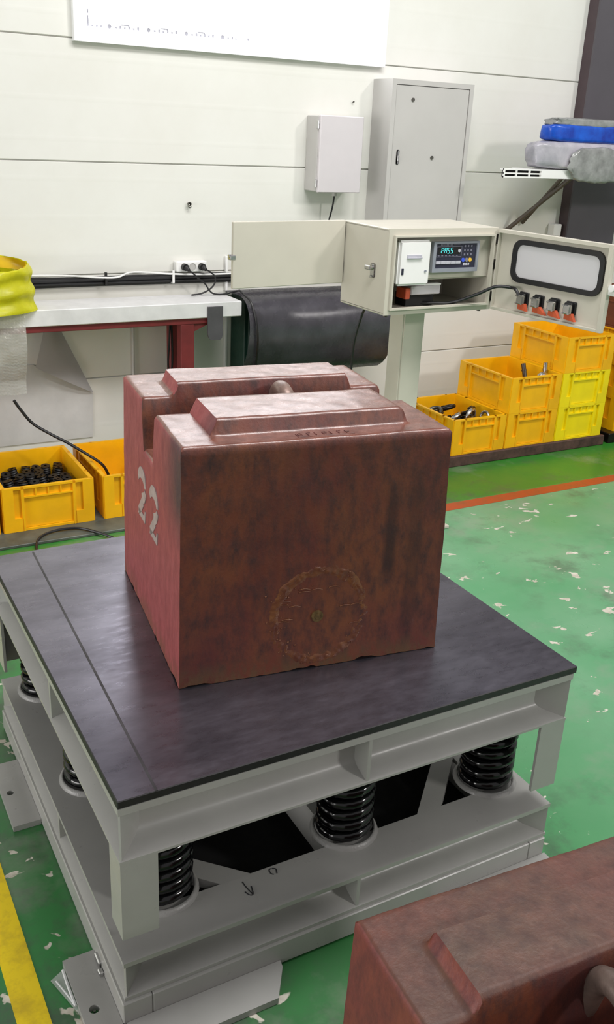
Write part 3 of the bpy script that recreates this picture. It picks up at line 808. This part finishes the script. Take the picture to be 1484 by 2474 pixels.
def inner(u, v):
    q = bagfn(u, 1 - .22 * v); c = Vector((.31, 2.735, q.z)); s_ = .97 - .015 * v
    r = c + (q - c) * s_; r.z -= .003
    return r
g = G(); g.grid(inner, 60, 6, True); obj('lining', g, 'bag_gold', yb, True, angle=80)
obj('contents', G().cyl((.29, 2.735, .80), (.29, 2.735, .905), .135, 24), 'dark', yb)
bw = thing('bubble_wrap', 'clear bubble wrap hanging over the bench front below the yellow bag', 'wrap', (.38, 2.6, .45))
def bub(u, v):
    x = .16 + u * .325 - .012 * v; z = .795 - v * .345 + .006 * noise.noise(Vector((x * 20, 2, 0)))
    y = 2.672 - .035 * math.sin(PI * min(1, v * 1.2)) + .008 * noise.noise(Vector((x * 18, z * 14, 1)))
    hx, hz = x / .013, z / .013
    y -= .0035 * max(0, math.cos(2 * PI * hx) * math.cos(2 * PI * hz))
    return Vector((x, y, z))
g = G(); g.grid(bub, 76, 80); obj('film', g, 'bubble', bw, True, angle=80)

# ------------------------------------------------------------------ rubber sheet on the green cabinet
gc = thing('green_cabinet', 'dark green steel cabinet under the draped rubber sheet', 'cabinet', (1.7, 2.86, 0))
obj('body', G().box(1.522, 1.90, 2.79, 2.944, .0, .785, .004), 'green_dark', gc)
obj('door', G().box(1.54, 1.88, 2.782, 2.7895, .05, .74, .002), 'green_dark', gc)
prof = [(2.935, .797), (2.86, .802), (2.78, .806), (2.71, .800), (2.665, .780), (2.635, .742), (2.620, .69), (2.622, .63), (2.640, .565), (2.672, .50), (2.715, .448), (2.765, .415)]
g = G()
def crv(v):
    t = v * (len(prof) - 1); i = min(int(t), len(prof) - 2); f = t - i
    P = [Vector((*prof[max(0, min(len(prof) - 1, i + k))], 0)) for k in (-1, 0, 1, 2)]
    return .5 * ((2 * P[1]) + (P[2] - P[0]) * f + (2 * P[0] - 5 * P[1] + 4 * P[2] - P[3]) * f * f + (3 * P[1] - P[0] - 3 * P[2] + P[3]) * f ** 3)
def sheet(u, v):
    q = crv(v); x = 1.470 + u * (.80) + (.0 if u > .5 else -.0)
    return Vector((x, q.x + .006 * noise.noise(Vector((x * 3, q.y * 5, 0))), q.y))
g.grid(sheet, 24, 46)
bmesh.ops.solidify(g.bm, geom=g.bm.faces[:], thickness=.006)
tag(obj('rubber_sheet', g, 'rubber_sheet', smooth=True, angle=60), 'big dark grey rubber sheet draped in a curve beside the bench', 'sheet')
def sheet_cable(xs):
    pts = []
    for v, x in xs:
        q = crv(v); pts.append((x, q.x - (.012 if v > .25 else .0), q.y + (.012 if v < .45 else 0)))
    return pts
pts = [(1.50, 2.81, .815), (1.485, 2.76, .822)] + sheet_cable([(.27, 1.478), (.36, 1.487), (.45, 1.495), (.55, 1.50), (.65, 1.508), (.78, 1.52), (.9, 1.535), (1.0, 1.545)])
tag(obj('power_cable', G().tube(pts, .0048, 8, 5), 'cable', smooth=True), 'black cable lying over the left end of the dark rubber sheet', 'cable')

# ================================================================== INDICATOR STAND
ind = thing('indicator_stand', 'warm grey steel indicator enclosure with both doors open, on a square post', 'enclosure', (1.537, 1.644, 0), .028)
BW, BD, BZ0, BZ1 = .5, .296, .911, 1.215
obj('base_plate', G().box(.03, .42, .0, .34, 0, .012, .002), 'box', ind, local=True)
obj('post', G().box(.175, .277, .11, .205, .0122, BZ0 - .0005, .006, seg=2), 'box', ind, True, local=True)
t_ = .012
g = G()
g.box(0, BW, 0.001, BD, BZ1 - t_, BZ1, .003).box(0, BW, .001, BD, BZ0, BZ0 + t_, .003)
g.box(0, t_, .001, BD, BZ0 + .004, BZ1 - .004, .002).box(BW - t_, BW, .001, BD, BZ0 + .004, BZ1 - .004, .002)
g.box(.004, BW - .004, BD - .006, BD - .0005, BZ0 + .004, BZ1 - .004)
g.ring(rect(.0005, BW - .0005, BZ0 + .0005, BZ1 - .0005, 0), rect(.028, BW - .026, BZ0 + .026, BZ1 - .030, 0), (0, .006, 0))
shell = obj('shell', g, 'box', ind, local=True)
g = G().ring(rect(.021, BW - .019, BZ0 + .019, BZ1 - .023, -.011), rect(.0275, BW - .0255, BZ0 + .0255, BZ1 - .0295, -.011), (0, .0112, 0))
obj('opening_lip', g, 'box', ind, local=True)
obj('inner_panel', G().box(.0125, BW - .0125, .022, .030, BZ1 - .180, BZ1 - .0125).box(.0125, BW - .0125, .03, .05, BZ1 - .186, BZ1 - .178), 'box', ind, local=True)
# printer
zt_ = BZ1
pr = obj('printer', G().box(.046, .188, -.006, .0215, zt_ - .200, zt_ - .040, .008, seg=3), 'white', ind, True, local=True, label='white panel printer')
obj('paper_slot', G().box(.080, .145, -.0085, -.0055, zt_ - .098, zt_ - .090, .001).box(.080, .145, -.0125, -.0055, zt_ - .104, zt_ - .0985, .001), 'print', pr, local=True)
obj('power_switch', G().box(.060, .069, -.0085, -.005, zt_ - .160, zt_ - .138, .0008), 'navy', pr, local=True)
obj('feed_button', G().cyl((.166, -.005, zt_ - .149), (.166, -.0095, zt_ - .149), .0045, 12), 'bezel', pr, True, local=True)
# weighing indicator
x0, x1, zA, zB = .205, .418, zt_ - .158, zt_ - .048
di = obj('indicator', G().ring(rect(x0, x1, zA, zB, .004), rect(x0 + .013, x1 - .010, zA + .014, zB - .008, .004), (0, .0175, 0)), 'bezel', ind, local=True, label='panel indicator with a grey bezel')
obj('front_panel', G().box(x0 + .0128, x1 - .0098, .010, .0212, zA + .0138, zB - .0078), 'navy', di, local=True)
px0 = x0 + .016
obj('display_window', G().box(px0 + .006, px0 + .112, .0085, .0098, zB - .046, zB - .020, .0004), 'dark', di, local=True)
g = G().ring(rect(px0 + .002, px0 + .118, zB - .056, zB - .018, .0086), rect(px0 + .0035, px0 + .1165, zB - .0545, zB - .0195, .0086), (0, .0012, 0))
obj('display_outline', g, 'key_grey', di, local=True)
SEG = {'P': 'abefg', 'A': 'abcefg', 'S': 'acdfg'}
def digit(ch, x, z, w_, h_):
    g = G(); t = .0021; y0, y1 = .0072, .0084; sl = .0018
    H = {'a': h_, 'g': h_ / 2, 'd': 0}
    for s_ in SEG[ch]:
        if s_ in 'agd':
            zz = z + H[s_]; dx = sl * H[s_] / h_ * 2
            g.box(x + dx + .0008, x + dx + w_ - .0008, y0, y1, zz - t / 2, zz + t / 2)
        else:
            xx = x + (w_ if s_ in 'bc' else 0); za = z + (h_ / 2 if s_ in 'bf' else 0)
            dx = sl * (za - z + h_ / 4) / h_ * 2
            g.box(xx + dx - t / 2, xx + dx + t / 2, y0, y1, za + .001, za + h_ / 2 - .001)
    return g
for i, ch in enumerate('PASS'):
    obj('digit', digit(ch, px0 + .021 + i * .0145, zB - .0425, .0092, .019), 'led', di, local=True)
obj('stable_lamp', G().cyl((px0 + .106, .0088, zB - .034), (px0 + .106, .0072, zB - .034), .006, 12), 'print', di, local=True)
g = G()
for i in range(9): g.box(px0 + .018 + i * .0065, px0 + .0228 + i * .0065, .0086, .0098, zB - .0145, zB - .0085)
obj('title_print', g, 'key_grey', di, local=True)
g = G()
for i in range(11): g.box(px0 + .078 + i * .0028, px0 + .0797 + i * .0028, .0088, .0098, zB - .0125, zB - .0095)
obj('caption_print', g, 'key_grey', di, local=True)
g = G()
for i in range(6): g.box(px0 + .008 + i * .017, px0 + .016 + i * .017, .0088, .0098, zB - .0525, zB - .0495)
obj('legend_print', g, 'key_grey', di, local=True)
for r in range(3):
    for c in range(3):
        xx, zz = px0 + .132 + c * .0155, zB - .018 - r * .0155
        obj('key', G().box(xx - .0035, xx + .0035, .0075, .0099, zz - .0035, zz + .0035, .0008), 'key_grey', di, local=True)
for xx, m in ((.128, 'key_blue'), (.145, 'key_grey'), (.161, 'key_yellow')):
    obj('key', G().cyl((px0 + xx, .0099, zB - .068), (px0 + xx, .0068, zB - .068), .0075, 14), m, di, True, local=True)
for i in range(5):
    obj('key', G().box(px0 + .002 + i * .0232, px0 + .0245 + i * .0232, .0075, .0099, zB - .0815, zB - .0705, .0008), 'print', di, local=True)
g = G()
for i in range(3): g.box(px0 + .130 + i * .011, px0 + .138 + i * .011, .0088, .0098, zB - .0875, zB - .079)
obj('model_print', g, 'print', di, local=True)
# power supply in the lower compartment
ps = obj('power_supply', G().box(.150, .285, .045, .14, BZ0 + .060, BZ0 + .0935, .003), 'supply', ind, local=True, label='bright metal power supply box')
obj('supply_base', G().box(.152, .283, .080, .15, BZ0 + .0125, BZ0 + .0598, .002), 'black', ps, local=True)
obj('supply_label', G().box(.128, .1495, .050, .11, BZ0 + .045, BZ0 + .085, .002), 'orange', ps, local=True)
obj('supply_lid', G().box(.205, .286, .043, .142, BZ0 + .0936, BZ0 + .100, .002), 'white', ps, local=True)
obj('inner_bundle', G().tube([(.03, .06, BZ0 + .05), (.06, .09, BZ0 + .075), (.09, .12, BZ0 + .06), (.05, .15, BZ0 + .09), (.03, .12, BZ0 + .07)], .011, 8), 'cable', ind, True, local=True)
# lock lever on the left side, feet, hinges
g = G().box(-.006, -.0005, .070, .098, BZ0 + .125, BZ0 + .175, .003, seg=2).cyl((-.005, .084, BZ0 + .16), (-.022, .084, BZ0 + .16), .008, 14).box(-.026, -.018, .072, .108, BZ0 + .152, BZ0 + .168, .003).cyl((-.004, .086, BZ0 + .128), (-.012, .086, BZ0 + .128), .005, 10)
obj('lock_lever', g, 'chrome', ind, local=True)
for x, y in ((.03, .03), (.47, .03), (.03, .266), (.47, .266)):
    obj('bolt_head', G().cyl((x, y, BZ0), (x, y, BZ0 - .010), .0075, 10), 'steel', ind, local=True)
for zz in (BZ0 + .05, BZ0 + .17, BZ0 + .262):
    obj('hinge', G().cyl((BW + .006, -.004, zz - .022), (BW + .006, -.004, zz + .022), .0055, 10).box(BW - .010, BW + .004, -.003, .0, zz - .018, zz + .018), 'steel', ind, True, local=True)
# front door, swung open to the right
def rrect(u0, u1, v0, v1, r, n=8):
    P = []
    for cx_, cy_, a0 in ((u1 - r, v1 - r, 0), (u0 + r, v1 - r, 90), (u0 + r, v0 + r, 180), (u1 - r, v0 + r, 270)):
        for i in range(n):
            a = math.radians(a0 + 90 * i / (n - 1)); P.append((cx_ + r * math.cos(a), cy_ + r * math.sin(a)))
    return P
def outer_like(P, u0, u1, v0, v1):
    n = len(P) // 4; Q = []
    for q, (cu, cv) in enumerate(((u1, v1), (u0, v1), (u0, v0), (u1, v0))):
        for i in range(n):
            t = i / (n - 1); a, b = P[q * n + i]
            if q == 0: Q.append((cu, b + (cv - b) * min(1, 2 * t)) if t <= .5 else (a + (cu - a) * min(1, 2 * (1 - t)), cv))
            elif q == 1: Q.append((a + (cu - a) * min(1, 2 * t), cv) if t <= .5 else (cu, b + (cv - b) * min(1, 2 * (1 - t))))
            elif q == 2: Q.append((cu, b + (cv - b) * min(1, 2 * t)) if t <= .5 else (a + (cu - a) * min(1, 2 * (1 - t)), cv))
            else: Q.append((a + (cu - a) * min(1, 2 * t), cv) if t <= .5 else (cu, b + (cv - b) * min(1, 2 * (1 - t))))
    return Q
da = -1.417 - .028
Du = Vector((math.cos(da), math.sin(da), 0)); Dn = Vector((Du.y, -Du.x, 0))      # Dn points to the inner (camera) side
DH = Vector((BW + .012, -.006, BZ1 - .003))
def DP(u, v, n_=0): return DH + Du * u + Vector((0, 0, v)) + Dn * n_
DTm = Matrix(((Du.x, Dn.x, 0, DH.x), (Du.y, Dn.y, 0, DH.y), (0, 0, 1, DH.z), (0, 0, 0, 1)))   # local (u, n, v)
L_, H_ = .512, .297
pi_ = rrect(.086, .466, -.168, -.042, .030)
po_ = outer_like(pi_, 0, L_, -H_, 0)
g = G().ring([DP(u, v) for u, v in po_], [DP(u, v) for u, v in pi_], Dn * .003)
for a in ((0, .004, .003, .020, -H_, 0), (L_ - .018, L_, .003, .022, -H_, 0), (.004, L_ - .018, .003, .022, -.014, 0), (.004, L_ - .018, .003, .022, -H_, -H_ + .010)):
    g.box(*a, .001, T=DTm)
door = obj('front_door', g, 'box', ind, local=True)
ga = rrect(.072, .480, -.182, -.028, .040); gb = rrect(.090, .462, -.164, -.046, .028)
g = G().ring([DP(u, v, .003) for u, v in ga], [DP(u, v, .003) for u, v in gb], Dn * .010)
obj('gasket', g, 'black', door, local=True, label='black rubber window gasket')
pp = rrect(.085, .467, -.169, -.041, .031)
obj('window_pane', G().loft([DP(u, v, .0005) for u, v in pp], [DP(u, v, .0045) for u, v in pp]), 'acrylic', door, local=True, label='frosted acrylic pane')
g = G().box(L_ - .004, L_ + .030, -.004, .012, -.168, -.135, .003, T=DTm).cyl(DP(L_ + .02, -.14, .01), DP(L_ + .02, -.14, .028), .012, 14)
obj('latch', g, 'white', door, True, local=True)
for i, u in enumerate((.150, .221, .294, .366)):
    v = -.236
    cn = obj('connector', G().box(u - .022, u + .022, .003, .012, v - .022, v + .024, .003, T=DTm).box(u - .019, u + .014, .012, .026, v - .014, v + .020, .003, T=DTm), 'black', ind, local=True, label='cable connector on the open door')
    g = G().box(u - .012, u + .019, .026, .040, v - .018, v + .016, .003, T=DTm)
    for du, dv in ((-.009, .013), (.016, .013), (-.009, -.015), (.016, -.015)): g.cyl(DP(u + du, v + dv, .039), DP(u + du, v + dv, .043), .0038, 8)
    obj('metal_shell', g, 'chrome', cn, local=True)
    wd = (.010, .030, .018, .014)[i]
    g = G().loft([DP(u - .008, v - .016, .014), DP(u + .020, v - .016, .014), DP(u + .020 + wd, v - .042, .014), DP(u - .012, v - .038, .014)], [DP(u - .008, v - .016, .030), DP(u + .020, v - .016, .030), DP(u + .020 + wd, v - .042, .026), DP(u - .012, v - .038, .026)])
    obj('rubber_boot', g, 'orange', cn, local=True)
# cable from the compartment to the first connector
pts = [(.20, .10, BZ0 + .022), (.27, .06, BZ0 + .024), (.33, .02, BZ0 + .030), (.40, -.03, BZ0 + .065), (.455, -.07, BZ0 + .098), (.50, -.105, BZ0 + .098), DP(.13, -.205, .036), DP(.155, -.238, .030)]
obj('data_cable', G().tube(pts, .0062, 8, 6), 'cable', ind, True, local=True)
# rear door, swung out to the left
ra = 3.24 - .028
Ru = Vector((math.cos(ra), math.sin(ra), 0)); Rn = Vector((-Ru.y, Ru.x, 0)); RH = Vector((-.004, BD, BZ1))
RT = Matrix(((Ru.x, Rn.x, 0, RH.x), (Ru.y, Rn.y, 0, RH.y), (0, 0, 1, RH.z), (0, 0, 0, 1)))
rd = obj('rear_door', G().box(.002, .484, 0, .016, -.228, .001, .002, T=RT), 'box', ind, local=True)
obj('latch', G().box(.474, .496, -.004, .018, -.128, -.112, .002, T=RT).box(.488, .499, .004, .014, -.12, -.108, .002, T=RT), 'chrome', rd, local=True)
for zz in (-.04, -.17): obj('hinge', G().cyl((-.007, BD - .004, BZ1 + zz - .022), (-.007, BD - .004, BZ1 + zz + .022), .005, 10), 'steel', rd, True, local=True)
# cable dropping from the enclosure in front of the rubber sheet
tag(obj('power_cable', G().tube([(1.606, 1.86, .905), (1.61, 1.90, .87), (1.60, 1.93, .76), (1.605, 1.95, .62), (1.61, 1.96, .40), (1.60, 1.99, .14), (1.56, 2.03, .008), (1.42, 2.05, .007)], .0048, 8, 6), 'cable', smooth=True), 'black cable dropping from under the grey indicator enclosure in front of the rubber sheet', 'cable')
tag(obj('thin_cable', G().tube([(2.10, 2.90, .56), (2.165, 2.90, .44), (2.185, 2.90, .36), (2.18, 2.90, .2), (2.2, 2.88, .01)], .0045, 7, 6), 'cable', smooth=True), 'thin dark cable on the wall, hanging below the right end of the rubber sheet', 'cable')

# ================================================================== CRATES
def crate_geo(W_, D_, H_):
    """moulded stacking crate, origin at the lower front left corner"""
    g = G(); t = .004; r = .012      # wall plate recessed by r behind the rim line
    g.box(r, W_ - r, r, D_ - r, .004, .010)
    for (a0, a1, b0, b1) in ((r, W_ - r, r, r + t), (r, W_ - r, D_ - r - t, D_ - r), (r, r + t, r, D_ - r), (W_ - r - t, W_ - r, r, D_ - r)):
        g.box(a0, a1, b0, b1, .004, H_)
    def side(L, place):
        def q(u0, u1, z0, z1, d=0.0): place(g, u0 * L, u1 * L, z0 * H_, z1 * H_, d)
        q(.01, .125, .0, 1); q(.875, .99, .0, 1)                 # corner posts
        q(.125, .215, .0, .30); q(.785, .875, .0, .30)           # bosses under the slots
        q(.205, .235, .0, 1); q(.765, .795, .0, 1)               # upright ribs
        q(.235, .765, .74, .775, .002); q(.125, .875, .955, 1)   # name rail, rim
        for u in (.36, .495, .63): q(u, u + .012, .775, .955, .003)
        q(.235, .765, .0, .05, .002)
    def fr(g, u0, u1, z0, z1, d): g.box(u0, u1, d, r + .001, z0, z1)
    def bk(g, u0, u1, z0, z1, d): g.box(u0, u1, D_ - r - .001, D_ - d, z0, z1)
    def lf(g, u0, u1, z0, z1, d): g.box(d, r + .001, u0, u1, z0, z1)
    def rt(g, u0, u1, z0, z1, d): g.box(W_ - r - .001, W_ - d, u0, u1, z0, z1)
    side(W_, fr); side(W_, bk); side(D_, lf); side(D_, rt)
    return g
def crate(label, loc, dims, m, group=None, mesh=[{}]):
    key = (dims, m)
    if key not in mesh[0]:
        o = obj('crate', crate_geo(*dims), m); mesh[0][key] = o.data
    else:
        o = bpy.data.objects.new('crate', mesh[0][key]); C.objects.link(o)
    o.location = loc
    return tag(o, label, 'crate', group)
d1 = (.334, .430, .182)
SK = .055
X1, X2, X3 = 2.429, 2.767, 3.105
YC = 2.29
crate('orange crate of chrome clamps standing alone in its column, nearest the post', (X1, YC, SK), d1, 'crate', 'crates on the right')
crate('orange crate under the one holding chrome rods, second column from the post', (X2, YC, SK), d1, 'crate', 'crates on the right')
crate('orange crate holding chrome rods, on top of the two-high column', (X2, YC, SK + .1825), d1, 'crate', 'crates on the right')
crate('lemon yellow crate at the bottom of the three-high column', (X3, YC, SK), d1, 'crate_bright', 'crates on the right')
crate('lemon yellow crate in the middle of the three-high column', (X3, YC, SK + .1825), d1, 'crate_bright', 'crates on the right')
crate('empty orange crate topmost of the three-high column', (X3, YC, SK + .365), d1, 'crate', 'crates on the right')
for i, nm in enumerate(('lowest', 'second from below', 'third from below')):
    crate(f'dull orange crate at the right picture edge, {nm} of its stack', (3.555, 2.31, SK + .1825 * i), d1, 'crate', 'crates at the right edge')
crate('dark brown crate topmost of the stack at the right picture edge', (3.555, 2.31, SK + .5475), d1, 'crate_brown', 'crates at the right edge')
tag(obj('skid', G().box(2.2, 3.46, 2.275, 2.70, 0, .0545, .004), 'skid'), 'low brown skid under the yellow crates on the right', 'skid')
tag(obj('skid', G().box(3.50, 3.95, 2.28, 2.735, 0, .0545, .004), 'dark_steel'), 'low dark skid under the crate stack at the right picture edge', 'skid')
d2 = (.362, .45, .183)
crate('orange crate of black rubber bushings in the middle of the left floor row', (.262, 2.262, .0125), d2, 'crate', 'crates on the left floor')
crate('orange crate with a black cable end, half hidden behind the big weight', (.662, 2.262, .0125), d2, 'crate', 'crates on the left floor')
crate('orange crate at the left picture edge, barely in view', (-.112, 2.262, .0125), d2, 'crate', 'crates on the left floor')
tag(obj('floor_plate', G().box(-.9, 1.15, 2.14, 2.72, 0, .012, .002), 'strip'), 'thin dull grey-green plate on the floor under the left row of crates', 'plate')

# ---- contents
random.seed(11)
# black rubber bushings: short ribbed cylinders heaped in the crate
def bushing():
    g = G(); lathe(g, [(.006, 0), (.019, 0), (.021, .004), (.017, .009), (.021, .014), (.017, .019), (.021, .024), (.017, .029), (.020, .034), (.006, .034)], 14)
    return g
bush = None; q = 0
for layer in range(3):
    for iy in range(9):
        for ix in range(7):
            x = .307 + ix * .0445 + random.uniform(-.005, .005); y = 2.305 + iy * .045 + random.uniform(-.005, .005)
            if layer == 2 and (random.random() < .35 or iy < 1): continue
            z = .024 + layer * .036
            if bush is None:
                bush = obj('rubber_bushing', bushing(), 'black', smooth=True); o = bush
            else: o = bush.copy(); C.objects.link(o)
            o.location = (x, y, z); o.rotation_euler = (random.uniform(-.25, .25) if layer == 2 else 0, random.uniform(-.25, .25) if layer == 2 else 0, random.uniform(0, 3))
            tag(o, 'black ribbed rubber bushing heaped in the orange crate on the left floor', 'bushing', 'rubber bushings in the left crate')
# chrome clamps and dark rings in the low right crate
def ring_clamp(R, r, arc=4.6, seg=26, stub=True):
    pts = [(R * math.cos(a), 0, R * math.sin(a)) for a in [(-.7 + arc * i / seg) for i in range(seg + 1)]]
    g = G().tube(pts, r, 8, 1)
    a0 = -.7
    if stub: g.box(R * math.cos(a0) - .002, R * math.cos(a0) + .030, -r, r, R * math.sin(a0) - r * .6, R * math.sin(a0) + r * .6, .002)
    return g
zb = SK + .0105
items = [('clamp', (X1 + .185, YC + .11, SK + .152), (.2, .25, .5), .042, .010, 'chrome', 'large bright chrome ring clamp upright in the low orange crate', 'clamp'),
         ('clamp', (X1 + .10, YC + .13, SK + .152), (.9, .4, 1.2), .034, .009, 'chrome', 'bright ring clamp leaning left of the large one in the low orange crate', 'clamp'),
         ('clamp', (X1 + .250, YC + .21, SK + .152), (1.1, -.3, .2), .032, .010, 'dark_steel', 'dark oily ring at the right of the low orange crate', 'clamp'),
         ('clamp', (X1 + .262, YC + .09, SK + .152), (.5, .8, 2.0), .026, .008, 'chrome', 'small bright clamp at the front right of the low orange crate', 'clamp'),
         ('clamp', (X1 + .175, YC + .30, SK + .150), (1.2, .1, .7), .042, .011, 'dark_steel', 'dark oily ring lying at the back of the low orange crate', 'clamp'),
         ('clamp', (X1 + .08, YC + .27, SK + .150), (1.3, .2, 2.4), .034, .010, 'steel', 'dull grey ring at the back left of the low orange crate', 'clamp')]
for nm, loc, rot, R, r, m, lb, ct in items:
    o = obj('ring_clamp', ring_clamp(R, r), m, smooth=True, angle=60); o.location = loc; o.rotation_euler = rot; tag(o, lb, ct, 'metal parts in the low crate')
for i in range(39):
    R = random.uniform(.018, .03)
    o = obj('pipe_ring', ring_clamp(R, R * .33, 6.0, 16, False), random.choice(['dark_steel', 'dark_steel', 'steel']), smooth=True, angle=60)
    ly = i // 13
    j = i % 13
    o.location = (X1 + .068 + (j % 5) * .049 + random.uniform(-.004, .004), YC + .085 + (j // 5) * .12 + random.uniform(-.02, .03), SK + .030 + ly * .042); o.rotation_euler = (PI / 2 + random.uniform(-.3, .3), random.uniform(-.2, .2), random.uniform(0, 3))
    tag(o, 'dark oily pipe ring heaped under the clamps in the low orange crate', 'ring', 'pipe rings in the low crate')
# chrome tubes and a cap in the second column's upper crate
zc = SK + .1825
for i, (x, y, rx, rz, ln, r, m, lb) in enumerate(((.235, .13, -.28, .30, .195, .012, 'steel', 'grey steel rod standing up left in the orange crate of the two-high column'),
                                                 (.298, .085, -.10, -.2, .205, .0125, 'chrome', 'bright chrome rod standing up right in the orange crate of the two-high column'))):
    g = G().cyl((0, 0, 0), (0, 0, ln), r, 16).cyl((0, 0, ln * .8), (0, 0, ln * .8 + .006), r * 1.25, 16)
    o = obj('metal_rod', g, m, smooth=True); o.location = (X2 + x, YC + y, zc + .016); o.rotation_euler = (rx, 0, rz); tag(o, lb, 'rod', 'rods in the upper crate')
g = G(); lathe(g, [(.001, .052), (.012, .051), (.024, .044), (.032, .030), (.035, .014), (.035, 0)], 24)
o = obj('dome_cap', g, 'chrome', smooth=True); o.location = (X2 + .262, YC + .075, zc + .130); o.rotation_euler = (.3, .1, 0); tag(o, 'bright domed cap beside the rods in the orange crate of the two-high column', 'cap')
for i in range(14):
    R = random.uniform(.02, .028)
    if i in (3, 4, 8): continue
    o = obj('pipe_ring', ring_clamp(R, R * .36, 6.0, 16, False), random.choice(['dark_steel', 'steel']), smooth=True, angle=60)
    o.location = (X2 + .064 + (i % 5) * .052, YC + .085 + (i // 5) * .12 + random.uniform(-.01, .01), zc + .030 + (i % 2) * .026); o.rotation_euler = (PI / 2 + random.uniform(-.4, .4), random.uniform(-.3, .3), random.uniform(0, 3))
    tag(o, 'dull pipe ring at the bottom of the orange crate holding chrome rods', 'ring', 'pipe rings in the upper crate')
# right-hand left-row crate: a bright bracket
g = G().box(0, .10, 0, .05, 0, .012, .003).box(0, .012, 0, .05, .012, .07, .003)
o = obj('metal_bracket', g, 'chrome'); o.location = (.80, 2.50, .024); o.rotation_euler = (0, 0, .4); tag(o, 'bright metal angle bracket in the crate half hidden behind the weight', 'bracket')
# cables near the left crates
tag(obj('power_cable', G().tube([(.384, 2.50, .475), (.41, 2.50, .43), (.452, 2.50, .372), (.52, 2.49, .322), (.582, 2.48, .282), (.65, 2.45, .235), (.70, 2.44, .196), (.725, 2.44, .165), (.745, 2.44, .115)], .006, 8, 6), 'cable', smooth=True), 'black cable sagging from under the bubble wrap down into the second crate', 'cable')
tag(obj('floor_cable', G().tube([(.34, 1.98, .006), (.345, 2.09, .007), (.375, 2.165, .018), (.446, 2.205, .020), (.534, 2.195, .020), (.600, 2.125, .016), (.645, 2.07, .007), (.70, 1.98, .006)], .0052, 8, 6), 'cable', smooth=True), 'black cable lying in an arc on the floor before the left crates', 'cable')
